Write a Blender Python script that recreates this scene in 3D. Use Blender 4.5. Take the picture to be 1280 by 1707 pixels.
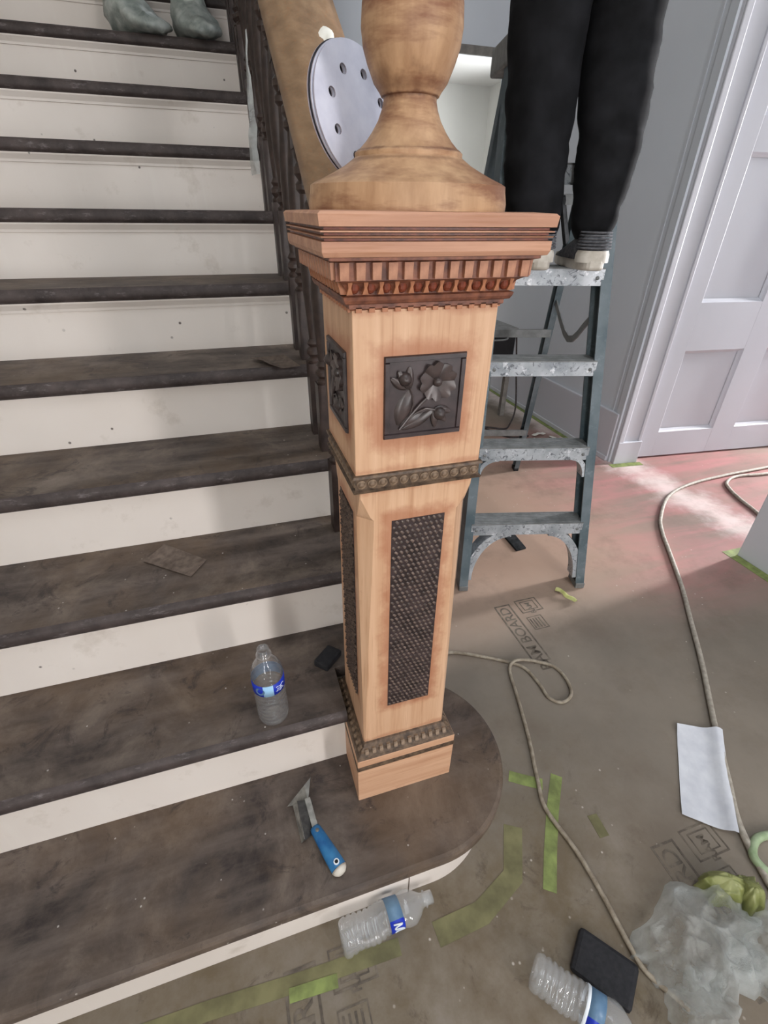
import bpy, bmesh, math, random
from mathutils import Vector, Matrix, noise
random.seed(7)
for o in list(bpy.data.objects): bpy.data.objects.remove(o, do_unlink=True)
S = bpy.context.scene
COL = S.collection
PI = math.pi
# ------------------------------------------------------------------ camera
cd = bpy.data.cameras.new('camera'); cam = bpy.data.objects.new('camera', cd); COL.objects.link(cam)
cam.location = (-0.2555, -0.4215, 1.2979)
cam.rotation_euler = (1.01147, -0.01116, -0.30452)
cd.sensor_fit = 'HORIZONTAL'; cd.sensor_width = 36.0; cd.lens = 36.0 * 800.237 / 1280.0
cd.clip_start = 0.02
S.camera = cam
# ------------------------------------------------------------------ world, lights, exposure
W = bpy.data.worlds.new('sky'); S.world = W; W.use_nodes = True
bgn = W.node_tree.nodes['Background']
bgn.inputs[0].default_value = (0.86, 0.93, 1.0, 1); bgn.inputs[1].default_value = 3.7
S.view_settings.view_transform = 'Standard'; S.view_settings.look = 'None'
S.view_settings.exposure = -0.36; S.view_settings.gamma = 1.0; S.view_settings.use_curve_mapping = False

def area(name, loc, target, sx, sy, power, col=(1, 1, 1)):
    l = bpy.data.lights.new(name, 'AREA'); l.shape = 'RECTANGLE'; l.size = sx; l.size_y = sy
    l.energy = power; l.color = col
    o = bpy.data.objects.new(name, l); COL.objects.link(o); o.location = loc
    o.rotation_euler = (Vector(target) - Vector(loc)).to_track_quat('-Z', 'Y').to_euler()
    return o
area('sidelight_daylight', (1.13, -2.66, 1.45), (0.3, 0.0, 1.1), 0.22, 1.9, 66, (1.0, 0.95, 0.93))
area('west_fill_light', (-0.95, -2.66, 1.45), (-0.5, 0.3, 1.0), 0.36, 1.9, 40, (1.0, 0.98, 0.96))  # added fill lamp, lightens shaded risers and the newel's left face
area('east_window_daylight', (5.12, 1.16, 1.55), (1.3, 0.75, 0.3), 0.26, 1.5, 350, (1.0, 0.97, 0.97))
area('rear_room_daylight', (3.2, 4.6, 1.5), (1.5, 4.6, 1.3), 1.0, 1.4, 110, (1.0, 1.0, 1.0))

# ------------------------------------------------------------------ helpers
def lin(c):
    return tuple(((v / 255.0) / 12.92 if v / 255.0 <= 0.04045 else ((v / 255.0 + 0.055) / 1.055) ** 2.4) for v in c)

class Mat:
    """small node helper"""
    def __init__(s, name, rough=0.6, metallic=0.0, spec=0.4):
        s.m = bpy.data.materials.new(name); s.m.use_nodes = True
        s.t = s.m.node_tree; s.b = s.t.nodes['Principled BSDF']
        s.b.inputs['Roughness'].default_value = rough; s.b.inputs['Metallic'].default_value = metallic
        s.b.inputs['Specular IOR Level'].default_value = spec
        s.co = s.n('ShaderNodeTexCoord').outputs['Object']
    def n(s, t, **k):
        q = s.t.nodes.new(t)
        for a, v in k.items(): setattr(q, a, v)
        return q
    def link(s, a, b): s.t.links.new(a, b)
    def mapping(s, scale=(1, 1, 1), rot=(0, 0, 0), loc=(0, 0, 0)):
        q = s.n('ShaderNodeMapping'); q.inputs['Scale'].default_value = scale
        q.inputs['Rotation'].default_value = rot; q.inputs['Location'].default_value = loc
        s.link(s.co, q.inputs['Vector']); return q.outputs[0]
    def noise(s, scale, detail=4, rough=0.55, vec=None, dist=0.0):
        q = s.n('ShaderNodeTexNoise'); q.inputs['Scale'].default_value = scale
        q.inputs['Detail'].default_value = detail; q.inputs['Roughness'].default_value = rough
        q.inputs['Distortion'].default_value = dist
        s.link(vec if vec is not None else s.co, q.inputs['Vector']); return q.outputs['Fac']
    def ramp(s, fac, stops):
        q = s.n('ShaderNodeValToRGB'); e = q.color_ramp.elements
        while len(e) < len(stops): e.new(0.5)
        for i, (p, c) in enumerate(stops):
            e[i].position = p; e[i].color = (c[0], c[1], c[2], 1) if not isinstance(c, (int, float)) else (c, c, c, 1)
        s.link(fac, q.inputs[0]); return q.outputs[0]
    def mix(s, fac, a, b, mode='MIX'):
        q = s.n('ShaderNodeMixRGB', blend_type=mode)
        for sock, v in ((q.inputs[0], fac), (q.inputs[1], a), (q.inputs[2], b)):
            if hasattr(v, 'links'): s.link(v, sock)
            elif isinstance(v, (int, float)): sock.default_value = v if sock is q.inputs[0] else (v, v, v, 1)
            else: sock.default_value = (v[0], v[1], v[2], 1)
        return q.outputs[0]
    def math(s, op, a, b=0.0, c=0.0, clamp=False):
        q = s.n('ShaderNodeMath', operation=op); q.use_clamp = clamp
        for sock, v in zip(q.inputs, (a, b, c)):
            if hasattr(v, 'links'): s.link(v, sock)
            else: sock.default_value = v
        return q.outputs[0]
    def smooth(s, v, lo, hi):
        q = s.n('ShaderNodeMapRange', interpolation_type='SMOOTHSTEP')
        q.inputs[1].default_value = lo; q.inputs[2].default_value = hi
        s.link(v, q.inputs[0]); return q.outputs[0]
    def xyz(s, vec=None):
        q = s.n('ShaderNodeSeparateXYZ'); s.link(vec if vec is not None else s.co, q.inputs[0]); return q.outputs
    def color(s, v):
        if hasattr(v, 'links'): s.link(v, s.b.inputs['Base Color'])
        else: s.b.inputs['Base Color'].default_value = (v[0], v[1], v[2], 1)
        return s
    def roughness(s, v): s.link(v, s.b.inputs['Roughness']); return s
    def bump(s, h, strength=0.3, dist=0.002):
        q = s.n('ShaderNodeBump'); q.inputs['Strength'].default_value = strength; q.inputs['Distance'].default_value = dist
        s.link(h, q.inputs['Height']); s.link(q.outputs[0], s.b.inputs['Normal']); return s

def simple(name, a, b, scale=20, rough=0.6, metallic=0.0, bump=0.0, spec=0.4, lo=0.35, hi=0.65):
    m = Mat(name, rough, metallic, spec); f = m.noise(scale, 5)
    m.color(m.ramp(f, [(lo, a), (hi, b)]))
    if bump: m.bump(f, bump)
    return m.m

# ------------------------------------------------------------------ materials
def mk_riser():
    m = Mat('cream_riser_paint', 0.45)
    a = m.ramp(m.noise(3.0, 3), [(0.3, lin((222, 213, 205))), (0.7, lin((230, 222, 215)))])
    sm = m.ramp(m.noise(9, 6, 0.65), [(0.60, 0.0), (0.78, 1.0)])
    a = m.mix(m.math('MULTIPLY', sm, 0.45), a, lin((165, 150, 132)))
    v = m.n('ShaderNodeTexVoronoi'); v.inputs['Scale'].default_value = 17; m.link(m.co, v.inputs['Vector'])
    sp = m.ramp(v.outputs['Distance'], [(0.055, 1.0), (0.085, 0.0)])
    sp = m.math('MULTIPLY', sp, m.ramp(m.noise(6, 2), [(0.5, 0.0), (0.56, 1.0)]))
    a = m.mix(m.math('MULTIPLY', sp, 0.9), a, lin((60, 48, 40)))
    v2 = m.noise(1.0, 4, 0.5, m.mapping((26, 26, 1.2)))
    a = m.mix(m.math('MULTIPLY', m.ramp(v2, [(0.60, 0.0), (0.75, 1.0)]), 0.35), a, lin((232, 226, 218)))
    return m.color(a).m
def mk_tread():
    m = Mat('dark_worn_tread', 0.62, spec=0.3)
    a = m.ramp(m.noise(5.5, 9, 0.70, dist=0.3), [(0.32, lin((46, 40, 39))), (0.50, lin((84, 74, 68))), (0.70, lin((126, 113, 102)))])
    xs = m.xyz()
    g = m.noise(1.0, 6, 0.6, m.mapping((4, 28, 28)))
    a = m.mix(m.math('MULTIPLY', m.ramp(g, [(0.42, 0.0), (0.75, 1.0)]), 0.5), a, lin((120, 108, 100)))
    br = m.ramp(m.noise(3.2, 4, 0.6), [(0.45, 0.0), (0.66, 1.0)])
    a = m.mix(m.math('MULTIPLY', br, 0.42), a, lin((104, 82, 58)))
    dk = m.ramp(m.noise(13, 6, 0.75, dist=0.8), [(0.56, 0.0), (0.66, 1.0)])
    a = m.mix(m.math('MULTIPLY', dk, 0.6), a, lin((44, 38, 40)))
    v = m.n('ShaderNodeTexVoronoi'); v.inputs['Scale'].default_value = 60; m.link(m.co, v.inputs['Vector'])
    sp = m.math('MULTIPLY', m.ramp(v.outputs['Distance'], [(0.08, 1.0), (0.14, 0.0)]), m.ramp(m.noise(21, 2), [(0.60, 0.0), (0.66, 1.0)]))
    a = m.mix(m.math('MULTIPLY', sp, 0.75), a, lin((190, 184, 178)))
    m.color(a); m.bump(m.noise(40, 6, 0.7), 0.25, 0.003)
    return m.m
def mk_nosing():
    m = Mat('scraped_dark_nosing', 0.55, spec=0.35)
    a = m.ramp(m.noise(14, 6, 0.7), [(0.3, lin((46, 39, 38))), (0.7, lin((82, 72, 70)))])
    w = m.ramp(m.noise(1.0, 7, 0.75, m.mapping((22, 70, 70))), [(0.56, 0.0), (0.72, 1.0)])
    a = m.mix(m.math('MULTIPLY', w, 0.55), a, lin((150, 142, 142)))
    m.color(a); m.bump(m.noise(60, 4), 0.3, 0.002); return m.m
def mk_floor():
    m = Mat('floor_protection_board', 0.75, spec=0.25)
    x, y, z = m.xyz()
    a = m.ramp(m.noise(1.6, 6, 0.6), [(0.3, lin((116, 108, 98))), (0.7, lin((140, 130, 118)))])
    a = m.mix(m.math('MULTIPLY', m.ramp(m.noise(8, 6, 0.7), [(0.5, 0.0), (0.75, 1.0)]), 0.35), a, lin((112, 98, 82)))
    # reddish sanding dust dragged over the board near the door
    mk = m.math('MULTIPLY', m.smooth(x, 0.9, 1.5), m.smooth(y, 0.35, 0.85))
    mk2 = m.math('SUBTRACT', 1.0, m.smooth(y, 1.9, 2.6))
    st = m.noise(1.0, 6, 0.6, m.mapping((1.6, 9, 1), (0, 0, 0.65)), dist=0.5)
    red = m.math('MULTIPLY', m.math('MULTIPLY', mk, mk2), m.ramp(st, [(0.36, 0.25), (0.62, 1.0)]))
    a = m.mix(m.math('MULTIPLY', red, 0.75), a, lin((182, 122, 122)))
    tan = m.math('MULTIPLY', m.smooth(y, 0.45, 1.0), m.math('SUBTRACT', 1.0, m.smooth(x, 1.0, 1.8)))  # warm board tone, lightened to paint in window light on the hall floor
    a = m.mix(m.math('MULTIPLY', tan, 0.55), a, lin((196, 160, 138)))
    # white plaster dust trail in front of the door
    dd = m.math('ABSOLUTE', m.math('SUBTRACT', m.math('ADD', x, m.math('MULTIPLY', y, 0.10)), 2.12))
    wn = m.math('ADD', dd, m.math('MULTIPLY', m.noise(7, 6, 0.65), 0.34))
    wh = m.math('MULTIPLY', m.math('SUBTRACT', 1.0, m.smooth(wn, 0.15, 0.36)), m.smooth(y, 0.55, 0.95))
    a = m.mix(m.math('MULTIPLY', wh, 0.62), a, lin((238, 224, 220)))
    # olive grime along the foot of the stairs
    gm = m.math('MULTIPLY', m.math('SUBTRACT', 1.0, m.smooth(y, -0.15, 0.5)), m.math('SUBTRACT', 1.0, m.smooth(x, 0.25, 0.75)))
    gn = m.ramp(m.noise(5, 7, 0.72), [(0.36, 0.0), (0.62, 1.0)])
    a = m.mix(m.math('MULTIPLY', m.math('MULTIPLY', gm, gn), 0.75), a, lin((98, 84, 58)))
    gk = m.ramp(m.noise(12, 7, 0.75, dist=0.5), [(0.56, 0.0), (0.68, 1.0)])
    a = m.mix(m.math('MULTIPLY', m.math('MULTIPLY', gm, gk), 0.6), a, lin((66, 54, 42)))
    gl = m.ramp(m.noise(2.6, 7, 0.7), [(0.50, 0.0), (0.66, 1.0)])
    a = m.mix(m.math('MULTIPLY', gl, 0.4), a, lin((104, 92, 82)))
    v = m.n('ShaderNodeTexVoronoi'); v.inputs['Scale'].default_value = 26; m.link(m.co, v.inputs['Vector'])
    sp = m.math('MULTIPLY', m.ramp(v.outputs['Distance'], [(0.05, 1.0), (0.09, 0.0)]), m.ramp(m.noise(3, 3), [(0.5, 0.0), (0.6, 1.0)]))
    a = m.mix(m.math('MULTIPLY', sp, 0.6), a, lin((214, 206, 196)))
    m.color(a); m.bump(m.noise(14, 6, 0.65), 0.12, 0.004); return m.m
def mk_newel(name, vertical=True, stain=True, base=((192, 149, 116), (213, 175, 143)), stainc=(156, 92, 62), amount=0.62):
    m = Mat(name, 0.5, spec=0.35)
    sc = (40, 3, 50) if vertical == 'y' else (55, 55, 2.2) if vertical else (3, 40, 60)
    g = m.noise(1.0, 7, 0.6, m.mapping(sc), dist=0.25)
    a = m.ramp(g, [(0.30, lin(base[0])), (0.68, lin(base[1]))])
    f = m.noise(1.0, 3, 0.5, m.mapping((200, 10, 220) if vertical == 'y' else (240, 240, 8) if vertical else (10, 200, 260)))
    a = m.mix(m.math('MULTIPLY', m.ramp(f, [(0.56, 0.0), (0.72, 1.0)]), 0.35), a, lin((150, 100, 62)))
    if stain:
        x, y, z = m.xyz()
        geo = m.n('ShaderNodeNewGeometry')
        nx = m.math('GREATER_THAN', m.math('ABSOLUTE', m.xyz(geo.outputs['Normal'])[0]), 0.6)
        # across-coordinate of the face the point lies on
        xa = m.math('ADD', x, 0.0)
        t = m.math('ADD', m.math('MULTIPLY', xa, m.math('SUBTRACT', 1.0, nx)), m.math('MULTIPLY', y, nx))
        n1 = m.noise(26, 5, 0.65)
        tot = None
        for (cx, hx, cz, hz, w) in ((0.0, 0.056, 1.091, 0.055, 0.030), (0.004, 0.044, 0.68, 0.222, 0.024)):
            dx = m.math('SUBTRACT', m.math('ABSOLUTE', m.math('SUBTRACT', t, cx)), hx)
            dz = m.math('SUBTRACT', m.math('ABSOLUTE', m.math('SUBTRACT', z, cz)), hz)
            d = m.math('ADD', m.math('MAXIMUM', dx, dz), m.math('MULTIPLY', m.math('SUBTRACT', n1, 0.5), 0.05))
            k = m.math('SUBTRACT', 1.0, m.smooth(d, 0.0, w))
            tot = k if tot is None else m.math('MAXIMUM', tot, k)
        for zz in (0.957, 0.99, 1.198, 0.362, 0.318):
            d = m.math('ADD', m.math('ABSOLUTE', m.math('SUBTRACT', z, zz)), m.math('MULTIPLY', m.math('SUBTRACT', n1, 0.4), 0.03))
            k = m.math('MULTIPLY', m.math('SUBTRACT', 1.0, m.smooth(d, 0.0, 0.012)), 0.7)
            tot = m.math('MAXIMUM', tot, k)
        a = m.mix(m.math('MULTIPLY', tot, amount), a, lin(stainc))
    bl = m.ramp(m.noise(11, 6, 0.7), [(0.60, 0.0), (0.74, 1.0)])
    a = m.mix(m.math('MULTIPLY', bl, 0.32), a, lin((128, 66, 40)))
    m.color(a); m.bump(g, 0.12, 0.001); return m.m
def mk_turned():
    m = Mat('sanded_turned_oak', 0.5, spec=0.35)
    g = m.noise(1.0, 6, 0.6, m.mapping((60, 60, 7)))
    a = m.ramp(g, [(0.3, lin((162, 125, 93))), (0.7, lin((190, 154, 119)))])
    st = m.ramp(m.noise(1.0, 5, 0.65, m.mapping((9, 9, 34))), [(0.47, 0.0), (0.64, 1.0)])
    a = m.mix(m.math('MULTIPLY', st, 0.75), a, lin((112, 64, 44)))
    z = m.xyz()[2]; n1 = m.noise(14, 5, 0.65)
    for zz, w, k_ in ((1.4055, 0.004, 0.85), (1.357, 0.0035, 0.7), (1.412, 0.022, 0.55), (1.348, 0.004, 0.5)):
        d = m.math('ADD', m.math('ABSOLUTE', m.math('SUBTRACT', z, zz)), m.math('MULTIPLY', m.math('SUBTRACT', n1, 0.42), w * 4))
        a = m.mix(m.math('MULTIPLY', m.math('SUBTRACT', 1.0, m.smooth(d, 0.0, w)), k_), a, lin((82, 46, 32)))
    m.color(a); m.bump(g, 0.1, 0.001); return m.m
def mk_wall(name, c, c2=None, rough=0.7):
    m = Mat(name, rough, spec=0.25)
    c2 = c2 or tuple(v - 8 for v in c)
    m.color(m.ramp(m.noise(1.5, 4), [(0.3, lin(c)), (0.7, lin(c2))])); m.bump(m.noise(120, 2), 0.03, 0.001); return m.m
def mk_rail_paint():
    m = Mat('dusty_teal_fibreglass', 0.5, spec=0.4)
    a = m.ramp(m.noise(8, 4), [(0.35, lin((74, 90, 97))), (0.65, lin((108, 119, 125)))])
    d = m.ramp(m.noise(26, 6, 0.7), [(0.56, 0.0), (0.72, 1.0)])
    a = m.mix(m.math('MULTIPLY', d, 0.5), a, lin((150, 160, 166))); return m.color(a).m
def mk_step():
    m = Mat('paint_spattered_aluminium', 0.45, metallic=0.25, spec=0.5)
    a = m.ramp(m.noise(12, 4), [(0.35, lin((146, 152, 158))), (0.65, lin((196, 200, 205)))])
    d = m.ramp(m.noise(48, 6, 0.75, dist=1.2), [(0.55, 0.0), (0.60, 1.0)])
    a = m.mix(m.math('MULTIPLY', d, 0.75), a, lin((54, 58, 66)))
    w = m.ramp(m.noise(30, 5, 0.7), [(0.60, 0.0), (0.66, 1.0)])
    a = m.mix(w, a, lin((222, 224, 228))); return m.color(a).m
def mk_clear(name, tint=(0.96, 0.98, 1.0), body=0.10):
    m = bpy.data.materials.new(name); m.use_nodes = True; t = m.node_tree; t.nodes.clear()
    out = t.nodes.new('ShaderNodeOutputMaterial'); tr = t.nodes.new('ShaderNodeBsdfTransparent'); tr.inputs[0].default_value = (*tint, 1)
    gl = t.nodes.new('ShaderNodeBsdfGlossy'); gl.inputs['Roughness'].default_value = 0.06
    df = t.nodes.new('ShaderNodeBsdfTranslucent'); df.inputs[0].default_value = (0.95, 0.97, 1.0, 1)
    d2 = t.nodes.new('ShaderNodeBsdfDiffuse'); d2.inputs[0].default_value = (0.9, 0.93, 0.96, 1)
    md = t.nodes.new('ShaderNodeMixShader'); md.inputs[0].default_value = 0.6
    lw0 = t.nodes.new('ShaderNodeLayerWeight'); lw0.inputs['Blend'].default_value = 0.5
    pw = t.nodes.new('ShaderNodeMath'); pw.operation = 'POWER'; pw.inputs[1].default_value = 2.6
    lw = t.nodes.new('ShaderNodeMath'); lw.operation = 'MULTIPLY_ADD'; lw.inputs[1].default_value = 0.62; lw.inputs[2].default_value = 0.05
    t.links.new(lw0.outputs['Facing'], pw.inputs[0]); t.links.new(pw.outputs[0], lw.inputs[0])
    no = t.nodes.new('ShaderNodeTexNoise'); no.inputs['Scale'].default_value = 60; no.inputs['Detail'].default_value = 3
    co = t.nodes.new('ShaderNodeTexCoord'); bp = t.nodes.new('ShaderNodeBump'); bp.inputs['Strength'].default_value = 0.35; bp.inputs['Distance'].default_value = 0.004
    a = t.nodes.new('ShaderNodeMixShader'); b = t.nodes.new('ShaderNodeMixShader'); a.inputs[0].default_value = body
    L = t.links.new
    L(co.outputs['Object'], no.inputs['Vector']); L(no.outputs['Fac'], bp.inputs['Height'])
    L(bp.outputs[0], gl.inputs['Normal']); L(bp.outputs[0], lw0.inputs['Normal'])
    L(df.outputs[0], md.inputs[1]); L(d2.outputs[0], md.inputs[2])
    L(tr.outputs[0], a.inputs[1]); L(md.outputs[0], a.inputs[2])
    L(lw.outputs[0], b.inputs[0]); L(a.outputs[0], b.inputs[1]); L(gl.outputs[0], b.inputs[2]); L(b.outputs[0], out.inputs[0])
    return m
M = {}
M['riser'] = mk_riser(); M['tread'] = mk_tread(); M['nosing'] = mk_nosing(); M['floor'] = mk_floor()
M['newel'] = mk_newel('sanded_oak_newel'); M['newel_h'] = mk_newel('sanded_oak_horizontal_grain', False, False, ((190, 145, 114), (212, 172, 141)))
M['cap'] = mk_newel('sanded_oak_reddish_cap', False, False, ((158, 112, 90), (196, 150, 122)))
M['turned'] = mk_turned()
M['dentil'] = simple('half_stripped_oak_dentil', lin((140, 92, 70)), lin((178, 128, 100)), 60, 0.5)
M['dark_red'] = simple('old_red_brown_finish', lin((70, 32, 24)), lin((124, 62, 42)), 70, 0.4)
M['cornice'] = simple('dark_brown_cornice', lin((84, 50, 40)), lin((140, 88, 66)), 60, 0.5)  # cornice body, a darker brown than the dentils
M['mould'] = simple('stripped_moulding', lin((116, 68, 46)), lin((176, 118, 84)), 50, 0.5)
M['carve'] = simple('blackened_carving', lin((40, 32, 33)), lin((66, 54, 55)), 40, 0.38, spec=0.5)
M['carve_hi'] = simple('blackened_carving_relief', lin((42, 35, 34)), lin((74, 62, 60)), 60, 0.34, spec=0.55)
M['band'] = simple('dusty_dark_band', lin((62, 48, 38)), lin((110, 90, 72)), 90, 0.5)
M['band_hi'] = simple('dusty_dark_band_relief', lin((88, 70, 56)), lin((142, 120, 98)), 120, 0.5)
M['weave'] = simple('carved_basket_weave', lin((54, 44, 40)), lin((112, 94, 84)), 130, 0.42, spec=0.5)
M['baluster'] = simple('dark_old_baluster', lin((38, 28, 25)), lin((64, 50, 45)), 30, 0.45)
M['handrail'] = mk_newel('sanded_handrail', 'y', False, ((116, 90, 66), (148, 120, 92)))
M['wall'] = mk_wall('grey_white_wall', (208, 213, 220)); M['wall_w'] = mk_wall('white_wall', (226, 226, 222))
M['trimw'] = mk_wall('white_gloss_trim', (202, 203, 210), (196, 197, 204), 0.4)
M['cream'] = mk_wall('cream_stair_wall', (206, 200, 188))
M['ceil'] = mk_wall('ceiling_white', (230, 230, 228))
M['header'] = simple('grey_wooden_header', lin((112, 108, 104)), lin((136, 132, 126)), 20, 0.6)
M['lrail'] = mk_rail_paint(); M['lstep'] = mk_step()
M['ldark'] = simple('dark_ladder_metal', lin((30, 32, 34)), lin((54, 56, 58)), 40, 0.85, spec=0.1)
M['lalu'] = simple('dusty_aluminium', lin((108, 110, 110)), lin((132, 134, 134)), 26, 0.55, 0.15)
M['rubber'] = simple('black_rubber', lin((24, 24, 26)), lin((42, 42, 44)), 60, 0.7)
M['trouser'] = simple('black_dusty_cotton', lin((17, 17, 19)), lin((32, 32, 35)), 14, 0.85, bump=0.15, spec=0.15, lo=0.4, hi=0.75)
M['jacket'] = simple('dark_work_jacket', lin((36, 38, 44)), lin((52, 54, 60)), 14, 0.85, spec=0.15)
M['gtrouser'] = simple('grey_work_trousers', lin((70, 72, 74)), lin((92, 94, 96)), 20, 0.85, spec=0.15)
M['skin'] = simple('skin', lin((190, 140, 112)), lin((204, 154, 126)), 10, 0.5)
M['hair'] = simple('dark_hair', lin((30, 24, 20)), lin((50, 40, 34)), 60, 0.5)
M['shoeup'] = simple('grey_knit_shoe', lin((64, 64, 68)), lin((98, 98, 102)), 80, 0.8)
M['shoesole'] = simple('white_shoe_sole', lin((176, 168, 156)), lin((206, 200, 190)), 30, 0.5)
M['cover'] = simple('pale_plastic_shoe_cover', lin((126, 136, 132)), lin((182, 188, 184)), 26, 0.35, bump=0.5, spec=0.6)
M['disc'] = simple('pale_sanding_disc_face', lin((196, 198, 214)), lin((208, 210, 224)), 40, 0.8)
M['discb'] = simple('sanding_disc_hook_backing', lin((150, 140, 150)), lin((176, 168, 178)), 80, 0.85)
M['hole'] = simple('dark_rear_disc_face', lin((44, 44, 50)), lin((60, 60, 66)), 40, 0.8)  # solid rear disc's face, coloured dark as shade inside the punched holes
M['blue'] = simple('blue_grip', lin((22, 84, 140)), lin((54, 120, 168)), 30, 0.4)
M['steel'] = simple('dull_scraper_steel', lin((112, 110, 106)), lin((150, 148, 142)), 50, 0.4, 0.55)
M['steeld'] = simple('dark_scraper_steel', lin((48, 46, 46)), lin((78, 76, 74)), 50, 0.45, 0.4)
M['clear'] = mk_clear('clear_pet_plastic', (0.985, 0.99, 1.0), 0.085); M['clear2'] = mk_clear('dusty_pet_plastic', (0.98, 0.985, 0.985), 0.22)
M['lbl_blue'] = simple('deep_blue_label', lin((20, 44, 170)), lin((34, 62, 190)), 20, 0.4)
M['lbl_light'] = simple('light_blue_label', lin((150, 196, 232)), lin((168, 210, 240)), 20, 0.4)
M['lbl_mid'] = simple('faded_blue_label', lin((70, 104, 140)), lin((104, 134, 160)), 20, 0.4)
M['ink_white'] = simple('white_print', lin((222, 230, 240)), lin((232, 238, 244)), 20, 0.4)
M['tape'] = simple('green_masking_tape', lin((104, 112, 66)), lin((136, 150, 86)), 26, 0.65)
M['tape_d'] = simple('grimy_green_tape', lin((94, 90, 62)), lin((124, 120, 84)), 14, 0.7)
M['tape_y'] = simple('yellow_green_tape', lin((176, 180, 104)), lin((204, 206, 142)), 40, 0.6)
M['cord'] = simple('dusty_grey_cord', lin((150, 142, 130)), lin((182, 174, 162)), 60, 0.6)
M['cord2'] = simple('dirty_tan_cord', lin((124, 112, 96)), lin((160, 150, 134)), 60, 0.6)
M['cordd'] = simple('dark_cord', lin((50, 44, 44)), lin((70, 62, 62)), 60, 0.6)
M['hose'] = simple('pale_green_hose', lin((140, 160, 122)), lin((172, 188, 154)), 30, 0.35)
M['card'] = simple('white_backing_paper', lin((206, 208, 216)), lin((222, 224, 230)), 24, 0.6)
M['sheet'] = simple('worn_brown_sandpaper', lin((84, 72, 64)), lin((112, 98, 88)), 60, 0.8)
M['black'] = simple('black_foam', lin((24, 24, 28)), lin((38, 38, 42)), 90, 0.75, bump=0.3)
M['boxblk'] = simple('black_case_plastic', lin((16, 16, 18)), lin((26, 26, 28)), 30, 0.45)
M['boxlid'] = simple('grey_dusty_lid', lin((112, 112, 110)), lin((140, 140, 138)), 30, 0.5)
M['ink'] = simple('dark_board_print', lin((78, 70, 62)), lin((118, 108, 96)), 34, 0.75)
M['rag'] = simple('crumpled_white_paper', lin((214, 210, 200)), lin((230, 228, 220)), 30, 0.6)
M['green'] = simple('green_plastic_wrapper', lin((120, 126, 70)), lin((150, 152, 102)), 16, 0.4)
M['glass'] = mk_clear('window_glass', (0.98, 0.99, 1.0), 0.02)
def mk_bag():
    m = bpy.data.materials.new('translucent_white_bag'); m.use_nodes = True; t = m.node_tree; t.nodes.clear(); L = t.links.new
    out = t.nodes.new('ShaderNodeOutputMaterial'); tr = t.nodes.new('ShaderNodeBsdfTransparent')
    tl = t.nodes.new('ShaderNodeBsdfTranslucent'); tl.inputs[0].default_value = (0.82, 0.86, 0.84, 1)
    pr = t.nodes.new('ShaderNodeBsdfPrincipled'); pr.inputs['Base Color'].default_value = (0.78, 0.81, 0.80, 1); pr.inputs['Roughness'].default_value = 0.28
    a = t.nodes.new('ShaderNodeMixShader'); a.inputs[0].default_value = 0.5; b = t.nodes.new('ShaderNodeMixShader')
    n2 = t.nodes.new('ShaderNodeTexNoise'); n2.inputs['Scale'].default_value = 34; n2.inputs['Detail'].default_value = 3; n2.inputs['Distortion'].default_value = 1.0; bp = t.nodes.new('ShaderNodeBump'); bp.inputs['Strength'].default_value = 0.7; bp.inputs['Distance'].default_value = 0.006
    L(n2.outputs['Fac'], bp.inputs['Height']); L(bp.outputs[0], pr.inputs['Normal']); L(bp.outputs[0], tl.inputs['Normal'])
    co = t.nodes.new('ShaderNodeTexCoord'); no = t.nodes.new('ShaderNodeTexNoise'); no.inputs['Scale'].default_value = 9; no.inputs['Detail'].default_value = 5
    rp = t.nodes.new('ShaderNodeMapRange'); rp.inputs[1].default_value = 0.35; rp.inputs[2].default_value = 0.65; rp.inputs[3].default_value = 0.22; rp.inputs[4].default_value = 0.78
    L(co.outputs['Object'], no.inputs['Vector']); L(no.outputs['Fac'], rp.inputs[0])
    L(tl.outputs[0], a.inputs[1]); L(pr.outputs[0], a.inputs[2]); L(rp.outputs[0], b.inputs[0]); L(tr.outputs[0], b.inputs[1]); L(a.outputs[0], b.inputs[2]); L(b.outputs[0], out.inputs[0])
    return m
M['bag'] = mk_bag()

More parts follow.
